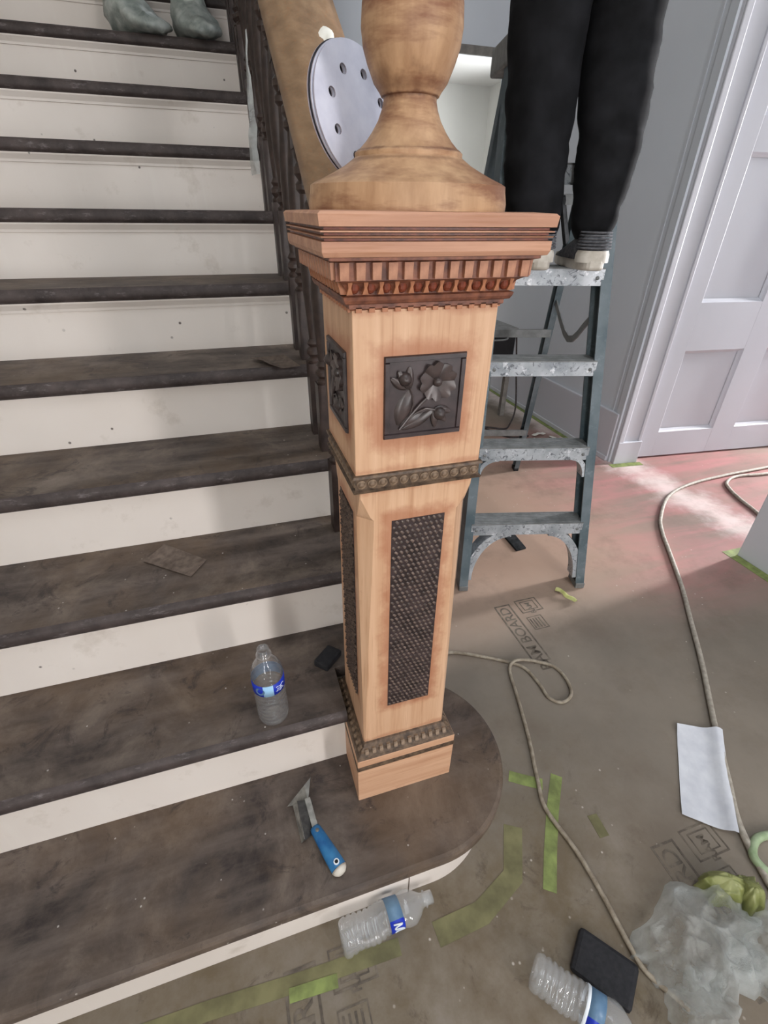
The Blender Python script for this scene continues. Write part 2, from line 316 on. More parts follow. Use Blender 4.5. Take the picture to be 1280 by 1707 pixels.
# ------------------------------------------------------------------ mesh builder
class MB:
    def __init__(s): s.v = []; s.f = []
    def add(s, vs, fs):
        o = len(s.v); s.v += [Vector(q) for q in vs]; s.f += [[i + o for i in q] for q in fs]; return s
    def hexa(s, p):   # 8 points: bottom 4 then top 4
        return s.add(p, [(3, 2, 1, 0), (4, 5, 6, 7), (0, 1, 5, 4), (1, 2, 6, 5), (2, 3, 7, 6), (3, 0, 4, 7)])
    def box(s, a, b):
        x0, y0, z0 = a; x1, y1, z1 = b
        return s.hexa([(x0, y0, z0), (x1, y0, z0), (x1, y1, z0), (x0, y1, z0), (x0, y0, z1), (x1, y0, z1), (x1, y1, z1), (x0, y1, z1)])
    def prism(s, poly, z0, z1):
        n = len(poly); vs = [(x, y, z0) for x, y in poly] + [(x, y, z1) for x, y in poly]
        return s.add(vs, [list(range(n))[::-1], list(range(n, 2 * n))] + [(i, (i + 1) % n, n + (i + 1) % n, n + i) for i in range(n)])
    def loft(s, rings, closed=True, caps=True):
        n = len(rings[0]); o = [q for r in rings for q in r]; f = []
        for k in range(len(rings) - 1):
            for i in range(n if closed else n - 1):
                j = (i + 1) % n; f.append((k * n + i, k * n + j, (k + 1) * n + j, (k + 1) * n + i))
        if caps: f.append(list(range(n))[::-1]); f.append([(len(rings) - 1) * n + i for i in range(n)])
        return s.add(o, f)
    def lathe(s, prof, n=32, c=(0, 0, 0), mtx=None, caps=True):
        rings = []
        for r, z in prof:
            ring = [Vector((r * math.cos(2 * PI * i / n), r * math.sin(2 * PI * i / n), z)) for i in range(n)]
            rings.append([(mtx @ q if mtx else q) + Vector(c) for q in ring])
        return s.loft(rings, True, caps)
    def sq(s, prof, hx, hy, c=(0, 0)):   # square moulding: profile of (offset, z)
        return s.loft([[(c[0] + a * (hx + o), c[1] + b * (hy + o), z) for a, b in ((-1, -1), (1, -1), (1, 1), (-1, 1))] for o, z in prof])
    def tube(s, pts, r, n=8, rr=None):
        pts = [Vector(p) for p in pts]; rings = []; up = None
        for i, p in enumerate(pts):
            t = (pts[min(i + 1, len(pts) - 1)] - pts[max(i - 1, 0)]).normalized()
            if up is None: up = Vector((0, 0, 1)) if abs(t.z) < 0.9 else Vector((1, 0, 0))
            a = t.cross(up).normalized(); b = a.cross(t).normalized(); up = b
            q = rr[i] if rr else r
            rings.append([p + a * q * math.cos(2 * PI * k / n) + b * q * math.sin(2 * PI * k / n) for k in range(n)])
        return s.loft(rings)
    def bar(s, a, b, w, h, up=(0, 0, 1)):
        a = Vector(a); b = Vector(b); t = (b - a).normalized(); sx = t.cross(Vector(up)).normalized(); sy = sx.cross(t)
        q = [(-w / 2, -h / 2), (w / 2, -h / 2), (w / 2, h / 2), (-w / 2, h / 2)]
        return s.hexa([a + sx * i + sy * j for i, j in q] + [b + sx * i + sy * j for i, j in q])
    def mesh(s, name, off=(0, 0, 0)):
        me = bpy.data.meshes.new(name); o = Vector(off)
        me.from_pydata([q - o for q in s.v], [], s.f)
        bm = bmesh.new(); bm.from_mesh(me); bmesh.ops.recalc_face_normals(bm, faces=bm.faces); bm.to_mesh(me); bm.free()
        return me
WL = {}
def put(me, name, mat, parent=None, loc=(0, 0, 0), smooth=False, bevel=0.0, rot=None):
    o = bpy.data.objects.new(name, me); COL.objects.link(o); o.location = loc
    if rot: o.rotation_euler = rot
    if mat and not me.materials: me.materials.append(mat)
    if smooth:
        for q in me.polygons: q.use_smooth = True
        if smooth != 2:
            try: me.set_sharp_from_angle(angle=math.radians(38))
            except Exception: pass
    if bevel:
        b = o.modifiers.new('bevel', 'BEVEL'); b.width = bevel; b.segments = 2; b.limit_method = 'ANGLE'; b.angle_limit = 0.6
        b.harden_normals = False
    if parent is not None: o.parent = parent
    return o
def build(mb, name, mat, parent=None, smooth=False, bevel=0.0):
    """mesh given in world coordinates, stored relative to its parent"""
    off = WL.get(parent.name, Vector()) if parent is not None else Vector()
    o = put(mb.mesh(name, off), name, mat, parent, (0, 0, 0), smooth, bevel)
    WL[o.name] = off.copy(); return o
def thing(name, label, cat, loc, group=None):
    o = bpy.data.objects.new(name, None); COL.objects.link(o); o.location = loc; o.empty_display_size = 0.05
    WL[o.name] = Vector(loc); return tag(o, label, cat, group)
def tag(o, label, cat, group=None, kind=None):
    o['label'] = label; o['category'] = cat
    if group: o['group'] = group
    if kind: o['kind'] = kind
    return o
def solo(mb, name, mat, label, cat, loc, group=None, smooth=False, bevel=0.0):
    """one-mesh thing; vertices in world coordinates, origin at loc"""
    o = put(mb.mesh(name, loc), name, mat, None, loc, smooth, bevel); WL[o.name] = Vector(loc)
    return tag(o, label, cat, group)
def struct(mb, name, mat, parent=None, bevel=0.0, smooth=False):
    o = build(mb, name, mat, parent, smooth, bevel)
    if parent is None: o['kind'] = 'structure'
    return o
def bez(pts, n=10):
    """Catmull-Rom through points"""
    P = [Vector(p) for p in pts]; P = [P[0] * 2 - P[1]] + P + [P[-1] * 2 - P[-2]]; out = []
    for i in range(1, len(P) - 2):
        for k in range(n):
            t = k / n; a, b, c, d = P[i - 1], P[i], P[i + 1], P[i + 2]
            out.append(0.5 * ((2 * b) + (c - a) * t + (2 * a - 5 * b + 4 * c - d) * t * t + (3 * b - a - 3 * c + d) * t ** 3))
    out.append(P[-2]); return out

# ------------------------------------------------------------------ the room shell
RISE, RUN = 0.185, 0.2453
XW, XH = -1.22, 1.90          # stair wall, hall wall
YF, HT = -2.6, 4.7            # front wall, height
struct(MB().box((XW - 0.2, YF - 0.2, -0.12), (5.2, 6.2, 0.0)), 'floor', M['floor'])
floor = bpy.data.objects['floor']
struct(MB().box((XW - 0.15, YF, 0), (XW, 6.1, HT)), 'wall_left', M['cream'])
mb = MB()
mb.box((XW - 0.15, YF - 0.15, 0), (-1.15, YF, HT)).box((-1.15, YF - 0.15, 2.45), (-0.75, YF, HT)).box((-1.15, YF - 0.15, 0), (-0.75, YF, 0.4)).box((-0.75, YF - 0.15, 0), (1.0, YF, HT)).box((1.26, YF - 0.15, 0), (5.2, YF, HT)).box((1.0, YF - 0.15, 2.45), (1.26, YF, HT)).box((1.0, YF - 0.15, 0), (1.26, YF, 0.4))
struct(mb, 'wall_front', M['wall_w'])
w1 = struct(MB().box((1.0, YF - 0.03, 0.4), (1.26, YF - 0.024, 2.45)), 'window_1', M['glass'])
build(MB().box((0.96, YF - 0.04, 0.36), (1.0, YF + 0.02, 2.49)).box((1.26, YF - 0.04, 0.36), (1.30, YF + 0.02, 2.49)).box((1.0, YF - 0.04, 2.45), (1.26, YF + 0.02, 2.49)).box((1.0, YF - 0.04, 0.36), (1.26, YF + 0.02, 0.40)), 'window_frame', M['trimw'], w1)
w4 = struct(MB().box((-1.15, YF - 0.03, 0.4), (-0.75, YF - 0.024, 2.45)), 'fill_window_4', M['glass'])  # added unseen window, an opening for the west fill lamp
build(MB().box((-1.19, YF - 0.04, 0.36), (-1.15, YF + 0.02, 2.49)).box((-0.75, YF - 0.04, 0.36), (-0.71, YF + 0.02, 2.49)).box((-1.15, YF - 0.04, 2.45), (-0.75, YF + 0.02, 2.49)).box((-1.15, YF - 0.04, 0.36), (-0.75, YF + 0.02, 0.40)), 'window_frame', M['trimw'], w4)
d2 = struct(MB().box((-0.22, YF, 0.0), (0.92, YF + 0.045, 2.3)), 'door_2', M['newel_h'])
for (a, b) in ((0.25, 0.95), (1.15, 2.1)):
    for x in (-0.10, 0.40): build(MB().box((x, YF + 0.0452, a), (x + 0.40, YF + 0.055, b)), 'panel', M['newel_h'], d2, bevel=0.006)
# right-hand hall wall in front of the side passage
struct(MB().box((1.83, YF, 0), (1.98, 0.735, HT)), 'wall_right', M['wall'])
struct(MB().box((1.806, YF, 0), (1.83, 0.60, 0.22)), 'baseboard_right', M['trimw'], bevel=0.004)
struct(MB().box((1.80, 0.60, 0), (1.83, 0.752, 2.3)).box((1.83, 0.735, 0), (2.01, 0.752, 2.3)), 'trim_8', M['wall'], bevel=0.003)
# room to the right with its east window
mb = MB(); X0, X1 = 5.0, 5.15
mb.box((X0, YF, 0), (X1, 0.72, HT)).box((X0, 1.5, 0), (X1, 6.1, HT)).box((X0, 0.72, 0), (X1, 1.5, 0.75)).box((X0, 0.72, 2.35), (X1, 1.5, HT))
struct(mb, 'wall_east', M['wall_w'])
w2 = struct(MB().box((5.03, 0.72, 0.75), (5.036, 1.5, 2.35)), 'window_2', M['glass'])
build(MB().box((4.98, 0.68, 0.71), (5.06, 0.72, 2.39)).box((4.98, 1.5, 0.71), (5.06, 1.54, 2.39)).box((4.98, 0.72, 2.35), (5.06, 1.5, 2.39)).box((4.98, 0.72, 0.71), (5.06, 1.5, 0.75)), 'window_frame', M['trimw'], w2)
# hall wall beyond the passage
struct(MB().box((XH, 1.728, 0), (XH + 0.14, 3.5, HT)), 'wall_hall', M['wall'])
struct(MB().box((XH - 0.02, 1.735, 0), (XH, 3.5, 0.30)).box((XH - 0.028, 1.735, 0), (XH - 0.02, 3.5, 0.03)), 'baseboard_hall', M['trimw'], bevel=0.004)
# door wall, slightly out of square with the stairs
DA = math.radians(-6.0); DO = Vector((1.885, 1.715, 0))
DM = Matrix.Translation(DO) @ Matrix.Rotation(DA, 4, 'Z')
def dw(mb):
    mb.v = [DM @ q for q in mb.v]; return mb
struct(dw(MB().box((0.10, 0.045, 0), (0.20, 0.18, HT)).box((1.36, 0.045, 0), (3.2, 0.18, HT)).box((0.20, 0.045, 2.2), (1.36, 0.18, HT))), 'wall_door', M['wall'])
struct(MB().box((XH - 0.004, 1.800, 0.30), (XH, 1.808, HT)), 'trim_1', M['wall'])
struct(dw(MB().box((0.0, 0.002, 0), (0.10, 0.05, HT))), 'trim_7', M['wall'])
mb = MB()
mb.box((0.012, -0.016, 0), (0.165, 0.05, 2.34)).box((1.36, -0.016, 0), (1.50, 0.05, 2.34)).box((0.012, -0.016, 2.2), (1.50, 0.05, 2.34))
cas = struct(dw(mb), 'trim_2', M['trimw'], bevel=0.004)
build(dw(MB().box((0.012, -0.030, 0), (0.045, -0.016, 2.34))), 'back_band', M['trimw'], cas, bevel=0.005)
build(dw(MB().box((0.145, -0.024, 0), (0.165, -0.016, 2.34))), 'inner_bead', M['trimw'], cas, bevel=0.003)
build(dw(MB().box((0.165, 0.0, 0), (0.180, 0.06, 2.2)).box((1.345, 0.0, 0), (1.36, 0.06, 2.2))), 'jamb', M['trimw'], cas)
build(dw(MB().box((0.010, -0.034, 0), (0.17, -0.012, 0.14))), 'plinth_block', M['trimw'], cas, bevel=0.004)
# panelled door
D0, D1 = 0.185, 1.342
mb = MB()
door = struct(dw(MB().box((D0, 0.034, 0.012), (D1, 0.044, 2.195))), 'door_1', M['trimw'])
xs = [(D0 + 0.115, D0 + 0.115 + 0.385), (D1 - 0.115 - 0.385, D1 - 0.115)]
zs = [(0.17, 0.655), (0.905, 1.55), (1.68, 2.08)]
for (a, b) in ((D0, xs[0][0]), (xs[0][1], xs[1][0]), (xs[1][1], D1)):
    build(dw(MB().box((a, 0.012, 0.012), (b, 0.034, 2.195))), 'stile', M['trimw'], door, bevel=0.0015)
for (x0, x1) in xs:
    for (a, b) in ((0.012, zs[0][0]), (zs[0][1], zs[1][0]), (zs[1][1], zs[2][0]), (zs[2][1], 2.195)):
        build(dw(MB().box((x0, 0.0122, a), (x1, 0.034, b))), 'rail', M['trimw'], door)
    for (a, b) in zs:
        p0, p1 = (x0, a), (x1, b); e = 0.018
        q = MB().loft([[(x0 + e * k, 0.034 - dp, a + e * k), (x1 - e * k, 0.034 - dp, a + e * k), (x1 - e * k, 0.034 - dp, b - e * k), (x0 + e * k, 0.034 - dp, b - e * k)] for k, dp in ((0, 0.020), (0.35, 0.012), (1, 0.003))], caps=False)
        build(dw(q), 'panel_moulding', M['trimw'], door)
build(dw(MB().lathe([(0.0, 0), (0.028, 0.0), (0.028, 0.006), (0.010, 0.01), (0.010, 0.03), (0.026, 0.04), (0.030, 0.055), (0.018, 0.066), (0.0, 0.068)], 20, (D1 - 0.06, 0.012, 0.95), Matrix.Rotation(PI / 2, 4, 'X'))), 'door_knob', M['lalu'], door, smooth=True)
# masking tape at the wall foot
struct(MB().box((XH - 0.060, 1.84, 0.0005), (XH - 0.026, 3.5, 0.0014)), 'trim_3', M['tape'])
struct(dw(MB().box((-0.02, -0.075, 0.0005), (0.19, -0.034, 0.0014))), 'trim_4', M['tape'])
struct(MB().box((1.755, -0.5, 0.0005), (1.80, 0.79, 0.0014)).box((1.80, 0.75, 0.0005), (1.98, 0.79, 0.0014)), 'trim_5', M['tape'])
# far wall with a doorway into a bright room
mb = MB(); FY = 3.5
mb.box((0.06, FY, 0), (1.05, FY + 0.14, HT)).box((1.05, FY, 2.21), (XH + 0.14, FY + 0.14, HT)).box((1.885, FY, 0), (XH + 0.14, FY + 0.14, 2.21))
struct(mb, 'wall_far', M['wall'])
struct(MB().box((0.96, FY - 0.025, 2.18), (1.90, FY, 2.225)).box((0.96, FY - 0.02, 0), (1.05, FY, 2.18)), 'trim_6', M['header'], bevel=0.003)
mb = MB()
mb.box((0.05, 6.0, 0), (3.15, 6.1, 2.6)).box((-0.1, 3.64, 0), (0.05, 6.1, 2.6)).box((3.0, 3.64, 0), (3.1, 4.15, 2.6)).box((3.0, 5.05, 0), (3.1, 6.1, 2.6)).box((3.0, 4.15, 0), (3.1, 5.05, 0.8)).box((3.0, 4.15, 2.2), (3.1, 5.05, 2.6)).box((XH + 0.14, 3.5, 0), (3.1, 3.64, 2.6))
struct(mb, 'wall_rear_room', M['wall_w'])
struct(MB().box((0.05, 3.64, 2.5), (3.1, 6.1, 2.6)), 'ceiling_rear_room', M['ceil'])
w3 = struct(MB().box((3.04, 4.15, 0.8), (3.046, 5.05, 2.2)), 'window_3', M['glass'])
build(MB().box((2.97, 4.10, 0.75), (3.05, 4.15, 2.25)).box((2.97, 5.05, 0.75), (3.05, 5.10, 2.25)).box((2.97, 4.15, 2.2), (3.05, 5.05, 2.25)).box((2.97, 4.15, 0.75), (3.05, 5.05, 0.8)), 'window_frame', M['trimw'], w3)
# ceiling with an added unseen opening that lets in sky fill light
mb = MB()
mb.box((XW - 0.15, YF, HT), (-0.95, 6.1, HT + 0.1)).box((1.6, YF, HT), (5.15, 6.1, HT + 0.1)).box((-0.95, 0.7, HT), (1.6, 6.1, HT + 0.1)).box((-0.95, YF, HT), (1.6, -2.2, HT + 0.1))
struct(mb, 'ceiling', M['ceil'])
struct(MB().box((XW, 0.70, 3.15), (0.12, 0.82, HT)).box((0.02, 0.82, 3.60), (0.12, 3.5, HT)), 'wall_light_blocker', M['cream'])  # added unseen wall, keeps skylight off the upper steps

# ------------------------------------------------------------------ prints on the floor board
def text_mesh(body, size):
    c = bpy.data.curves.new('txt', 'FONT'); c.body = body; c.size = size; c.align_x = 'RIGHT'; c.align_y = 'CENTER'; c.resolution_u = 3; c.offset = size * 0.012; c.space_character = 0.95
    o = bpy.data.objects.new('txt', c); COL.objects.link(o); bpy.context.view_layer.update()
    me = bpy.data.meshes.new_from_object(o.evaluated_get(bpy.context.evaluated_depsgraph_get()))
    bpy.data.objects.remove(o); return me
def frame(mb, x0, y0, x1, y1, w, z0=0.0002, z1=0.0007):
    mb.box((x0, y0, z0), (x1, y0 + w, z1)).box((x0, y1 - w, z0), (x1, y1, z1)).box((x0, y0 + w, z0), (x0 + w, y1 - w, z1)).box((x1 - w, y0 + w, z0), (x1, y1 - w, z1)); return mb
tme = text_mesh('RAM BOARD', 0.056); tme.materials.append(M['ink'])
tm2 = text_mesh('RAM', 0.03); tm2.materials.append(M['ink'])
for (x, y) in ((0.612, 0.765), (0.572, -0.090), (-0.305, -0.055)):
    mb = frame(MB(), x - 0.033, y - 0.285, x + 0.033, y, 0.0055)
    frame(mb, x + 0.058, y - 0.062, x + 0.150, y + 0.008, 0.004); frame(mb, x + 0.074, y - 0.050, x + 0.134, y - 0.004, 0.003)
    frame(mb, x + 0.058, y - 0.150, x + 0.120, y - 0.085, 0.003)
    for k in range(4): mb.box((x + 0.066 + k * 0.012, y - 0.142, 0.0002), (x + 0.071 + k * 0.012, y - 0.095, 0.0007))
    build(mb, 'print_frame', M['ink'], floor)
    o = put(tme, 'print_lettering', None, floor, (x, y - 0.012, 0.0007), rot=(0, 0, PI / 2))
    o = put(tm2, 'print_lettering', None, floor, (x + 0.104, y - 0.012, 0.0008), rot=(0, 0, PI / 2))

# ------------------------------------------------------------------ staircase
NT = 14; OV = 0.024; TH = 0.036; XS = 0.045; XL = XW + 0.003
stair = thing('staircase', 'wide staircase with dark worn treads and cream painted risers', 'staircase', (-0.6, 0.0, 0.0))
def rough_grid(mb): return mb
for k in range(1, NT + 1):
    z1 = k * RISE; z0 = z1 - TH; ya = (k - 1) * RUN; yb = k * RUN + 0.012
    if k == 1:
        pts = [(XL, -0.030)]; cx, cy, R = 0.010, 0.200, 0.230
        pts += [(-0.25, -0.030), (-0.12, -0.030)]
        n = 40
        for i in range(n + 1):
            a = -PI / 2 + PI * 0.945 * i / n; pts.append((cx + R * math.cos(a), cy + R * math.sin(a)))
        pts += [(XS, yb), (XL, yb)]
        t = build(MB().prism(pts, z0, z1), 'tread', M['tread'], stair, bevel=0.009)
        rp = [(XL, 0.0)] + [(-0.12, 0.0)]
        R2 = R - 0.03
        for i in range(n + 1):
            a = -PI / 2 + PI * 0.945 * i / n; rp.append((cx + R2 * math.cos(a), cy + R2 * math.sin(a)))
        rp += [(XS - 0.02, 0.2), (XL, 0.2)]
        build(MB().prism(rp, 0, z0), 'riser', M['riser'], stair)
        build(MB().box((-0.052, -0.0008, 0.002), (-0.050, 0.0, z0)), 'riser_joint', M['band'], stair)
    else:
        nb = 0.010
        prof = [(ya - OV + 0.010, z0), (ya - OV + 0.003, z0 + 0.005), (ya - OV, z0 + 0.012), (ya - OV, z1 - 0.012), (ya - OV + 0.003, z1 - 0.005), (ya - OV + 0.011, z1)]
        xr = -0.126 if k == 2 else XS
        nose = MB().loft([[(x, y, z) for y, z in prof] for x in (XL, xr)]); build(nose, 'nosing', M['nosing'], stair, smooth=True)
        if k == 2:
            build(MB().prism([(XL, ya - OV + 0.0112), (-0.126, ya - OV + 0.0112), (-0.126, 0.352), (XS, 0.352), (XS, yb), (XL, yb)], z0, z1), 'tread', M['tread'], stair)
        else:
            build(MB().box((XL, ya - OV + 0.0112, z0), (XS, yb, z1)), 'tread', M['tread'], stair)
        build(MB().box((XL, ya, (k - 1) * RISE), (-0.126 if k == 2 else XS - 0.03, ya + 0.011, z0)), 'riser', M['riser'], stair)
        if k >= 6:
            cv = [(ya, z0 - 0.026), (ya - 0.004, z0 - 0.025), (ya - 0.005, z0 - 0.018), (ya - 0.010, z0 - 0.010), (ya - 0.014, z0 - 0.004), (ya - 0.014, z0), (ya, z0)]
            build(MB().loft([[(x, y, z) for y, z in cv] for x in (XL, XS - 0.05)]), 'cove_moulding', M['riser'], stair)
# spandrel under the open side
sp = [(0.36, 0.0)]
pts = [(0.36, 0.0), (0.36, 0.30)]
for k in range(2, NT + 1): pts += [((k - 1) * RUN + 0.02 if k > 2 else 0.36, k * RISE - TH), (k * RUN + 0.02, k * RISE - TH)]
pts += [(NT * RUN + 0.02, 0.0)]
n = len(pts)
build(MB().loft([[(x, y, z) for y, z in pts] for x in (-0.01, 0.014)]), 'stringer', M['baluster'], stair)
# landing above
build(MB().box((XL, NT * RUN + 0.013, NT * RISE - 0.15), (0.045, 3.62, NT * RISE)), 'landing', M['tread'], stair)

# ------------------------------------------------------------------ newel post
NX, NY = -0.0184, 0.2397
newel = thing('newel_post', 'carved oak newel post with urn finial standing on the bottom step', 'newel post', (NX, NY, RISE - 0.185))
# (root sits on the floor plane under the post so that local z equals height)
BX, BY = 0.1095, 0.1095
base = build(MB().sq([(0, RISE), (0, 0.297), (-0.003, 0.298), (-0.003, 0.310), (0, 0.311), (0, 0.332)], BX, BY, (NX, NY)), 'plinth', M['newel_h'], newel, bevel=0.002)
build(MB().sq([(-0.0025, 0.2978), (0.0006, 0.2985), (0.0010, 0.304), (0.0006, 0.3095), (-0.0025, 0.3102)], BX, BY, (NX, NY)), 'plinth_band', M['band'], base)
bm_ = build(MB().sq([(-0.001, 0.332), (-0.004, 0.338), (-0.010, 0.342), (-0.012, 0.348), (-0.018, 0.352), (-0.021, 0.357), (-0.026, 0.358)], BX, BY, (NX, NY)), 'base_moulding', M['band'], newel)
# shaft with tapering corner chamfers
SX, SY = 0.0885, 0.0845
def chsec(z, c, hx=SX, hy=SY):
    c = max(c, 0.0006)
    return [(NX - hx + c, NY - hy, z), (NX + hx - c, NY - hy, z), (NX + hx, NY - hy + c, z), (NX + hx, NY + hy - c, z), (NX + hx - c, NY + hy, z), (NX - hx + c, NY + hy, z), (NX - hx, NY + hy - c, z), (NX - hx, NY - hy + c, z)]
shaft = build(MB().loft([chsec(0.352, 0.003), chsec(0.60, 0.010), chsec(0.875, 0.021), chsec(0.905, 0.0215), chsec(0.912, 0.016), chsec(0.945, 0.002), chsec(0.962, 0.0)]), 'shaft', M['newel'], newel, bevel=0.0008)
KX, KY = 0.0945, 0.0875
block = build(MB().sq([(0, 0.984), (0, 1.206)], KX, KY, (NX, NY)), 'block', M['newel'], newel, bevel=0.0015)
belt = build(MB().sq([(-0.004, 0.958), (0.004, 0.959), (0.005, 0.962), (0.001, 0.9635), (0.001, 0.981), (0.005, 0.9825), (0.004, 0.986), (-0.003, 0.987)], KX, KY, (NX, NY)), 'carved_belt', M['band'], newel)
# shared pieces
def unit(mb, name): return mb.mesh(name)
rm = MB(); rm.lathe([(0.0, 0.0042), (0.003, 0.0036), (0.0052, 0.002), (0.0068, 0.0018), (0.0072, 0.0)], 12, caps=False); roundel_me = unit(rm, 'roundel'); roundel_me.materials.append(M['band_hi'])
dm = MB(); dm.loft([[(-0.0048, -0.0040, -0.0085), (0.0048, -0.0040, -0.0085), (0.0048, 0.002, -0.0085), (-0.0048, 0.002, -0.0085)], [(-0.0052, -0.0048, 0.0085), (0.0052, -0.0048, 0.0085), (0.0052, 0.002, 0.0085), (-0.0052, 0.002, 0.0085)]]); dentil_me = unit(dm, 'dentil'); dentil_me.materials.append(M['dentil'])
em = MB(); em.lathe([(0.0005, -0.0065), (0.0035, -0.0052), (0.0055, -0.002), (0.006, 0.0015), (0.0045, 0.0055), (0.0005, 0.0068)], 12); egg_me = unit(em, 'egg'); egg_me.materials.append(M['dark_red'])
qm = MB(); qm.loft([[(-0.0035, -0.002, -0.007), (0.0035, -0.002, -0.007), (0.0035, 0.004, -0.007), (-0.0035, 0.004, -0.007)], [(-0.0015, -0.0035, 0), (0.0015, -0.0035, 0), (0.0015, 0.004, 0), (-0.0015, 0.004, 0)], [(-0.003, -0.0055, 0.007), (0.003, -0.0055, 0.007), (0.003, 0.004, 0.007), (-0.003, 0.004, 0.007)]]); dart_me = unit(qm, 'dart'); dart_me.materials.append(M['mould'])
bm2 = MB(); bm2.loft([[(-0.0042, -0.006, -0.004), (0.0042, -0.006, -0.004), (0.0042, 0.004, -0.004), (-0.0042, 0.004, -0.004)], [(-0.0038, 0.0, 0.005), (0.0038, 0.0, 0.005), (0.0038, 0.006, 0.005), (-0.0038, 0.006, 0.005)]]); bead_me = unit(bm2, 'bead'); bead_me.materials.append(M['band_hi'])
def along(me, name, parent, n, half_x, half_y, z, span=1.0, sides=(0, 1, 2), flat=False):
    """n copies of a piece along the faces of the post: 0 front, 1 left, 2 right, 3 back"""
    for s in sides:
        ang = {0: 0, 1: -PI / 2, 2: PI / 2, 3: PI}[s]
        hx, hy = (half_x, half_y) if s in (0, 3) else (half_y, half_x)
        for i in range(n):
            u = (-1 + 2 * (i + 0.5) / n) * hx * span
            p = Matrix.Rotation(ang, 4, 'Z') @ Vector((u, -hy, 0))
            rot = Matrix.Rotation(ang, 4, 'Z') @ (Matrix.Rotation(PI / 2, 4, 'X') if flat else Matrix.Identity(4))
            put(me, name, None, parent, (p.x, p.y, z), rot=rot.to_euler())
along(roundel_me, 'roundel', belt, 12, KX, KY + 0.0005, 0.9722, flat=True)
along(bead_me, 'bead', bm_, 12, BX - 0.012, BY - 0.011, 0.3455, 0.97)
corn = build(MB().sq([(-0.001, 1.200), (0.004, 1.203), (0.004, 1.2075), (0.009, 1.209), (0.011, 1.2125), (0.012, 1.2165), (0.007, 1.218), (0.007, 1.222), (0.013, 1.230), (0.019, 1.2335), (0.0225, 1.234), (0.0225, 1.252), (0.030, 1.254), (0.030, 1.258)], KX, KY, (NX, NY)), 'cornice', M['cornice'], newel)
along(dentil_me, 'dentil', corn, 13, KX + 0.0225, KY + 0.0225, 1.2435)
along(egg_me, 'egg', corn, 11, KX + 0.008, KY + 0.008, 1.2255)
along(dart_me, 'dart', corn, 12, KX + 0.012, KY + 0.011, 1.2260, 1.02)
tm = MB(); tm.box((-0.0035, -0.0035, -0.003), (0.0035, 0.0, 0.003)); tooth_me = unit(tm, 'tooth'); tooth_me.materials.append(M['mould'])
along(tooth_me, 'tooth', corn, 12, KX + 0.0005, KY + 0.0005, 1.2015)
cap = build(MB().sq([(-0.008, 1.2565), (-0.003, 1.2575), (-0.001, 1.262), (-0.001, 1.2715), (-0.007, 1.2722), (-0.007, 1.2745), (-0.001, 1.2750), (0.0, 1.2762), (-0.007, 1.2770), (-0.007, 1.2795), (0.0, 1.2800), (0.0, 1.2812), (-0.007, 1.2820), (-0.007, 1.2844), (0.001, 1.285), (0.002, 1.2955), (-0.001, 1.298), (-0.02, 1.299)], 0.1335, 0.1235, (NX, NY)), 'cap', M['cap'], newel)
for gz in (1.2733, 1.2782, 1.2832):
    build(MB().sq([(-0.0075, gz - 0.0010), (-0.0045, gz - 0.0010), (-0.0045, gz + 0.0010), (-0.0075, gz + 0.0010)], 0.1335, 0.1235, (NX, NY)), 'groove_strip', M['dark_red'], cap)  # thin dark red-brown strip seated in each cap groove
fin = build(MB().lathe([(0.119, 1.2985), (0.1195, 1.306), (0.117, 1.318), (0.1165, 1.3235), (0.112, 1.326), (0.100, 1.331), (0.087, 1.337), (0.075, 1.343), (0.066, 1.349), (0.0630, 1.351), (0.0632, 1.355), (0.0600, 1.3578), (0.0575, 1.359), (0.050, 1.366), (0.043, 1.3745), (0.036, 1.385), (0.0318, 1.395), (0.0300, 1.402), (0.0300, 1.4055), (0.0325, 1.4065), (0.0345, 1.410), (0.041, 1.418), (0.0477, 1.433), (0.0525, 1.447), (0.0543, 1.462), (0.0530, 1.480), (0.0485, 1.500), (0.041, 1.518), (0.030, 1.532), (0.021, 1.540), (0.020, 1.548), (0.026, 1.556), (0.022, 1.568), (0.010, 1.576), (0.0005, 1.578)], 56, (NX, NY, 0)), 'finial', M['turned'], newel, smooth=True)
# --- carved flower panel (front and left face)
def petal_mesh():
    mb = MB(); rows = []
    for i in range(9):
        t = i / 8; w = 0.0138 * math.sqrt(max(0.02, 1 - ((t - 0.66) / 0.68) ** 2)); row = []
        for j in range(9):
            s_ = -1 + j / 4; x = w * s_
            y = 0.003 + 0.0235 * t * (1 - 0.26 * abs(s_) ** 3 * t) - (0.0045 * math.exp(-(s_ * 3.2) ** 2) if t > 0.7 else 0) * (t - 0.7) / 0.3
            z = 0.002 + 0.0075 * t ** 1.6 + 0.0030 * (1 - abs(s_)) * math.sin(PI * t) - 0.0030 * math.exp(-(s_ * 4.5) ** 2) * t - 0.0035 * abs(s_) ** 4 * t
            row.append((x, y, z))
        rows.append(row)
    mb.loft(rows, closed=False, caps=False)
    rows2 = [[(x, y, z - 0.0022) for x, y, z in r_] for r_ in rows]
    mb.loft(rows2, closed=False, caps=False)
    rim = [rows[i][0] for i in range(9)] + rows[8][1:] + [rows[i][8] for i in range(7, -1, -1)]
    rim2 = [(x, y, max(0.0002, z - 0.009)) for x, y, z in rim]
    mb.loft([rim, rim2], closed=False, caps=False)
    me = mb.mesh('petal'); me.materials.append(M['carve_hi']); return me
petal_me = petal_mesh()
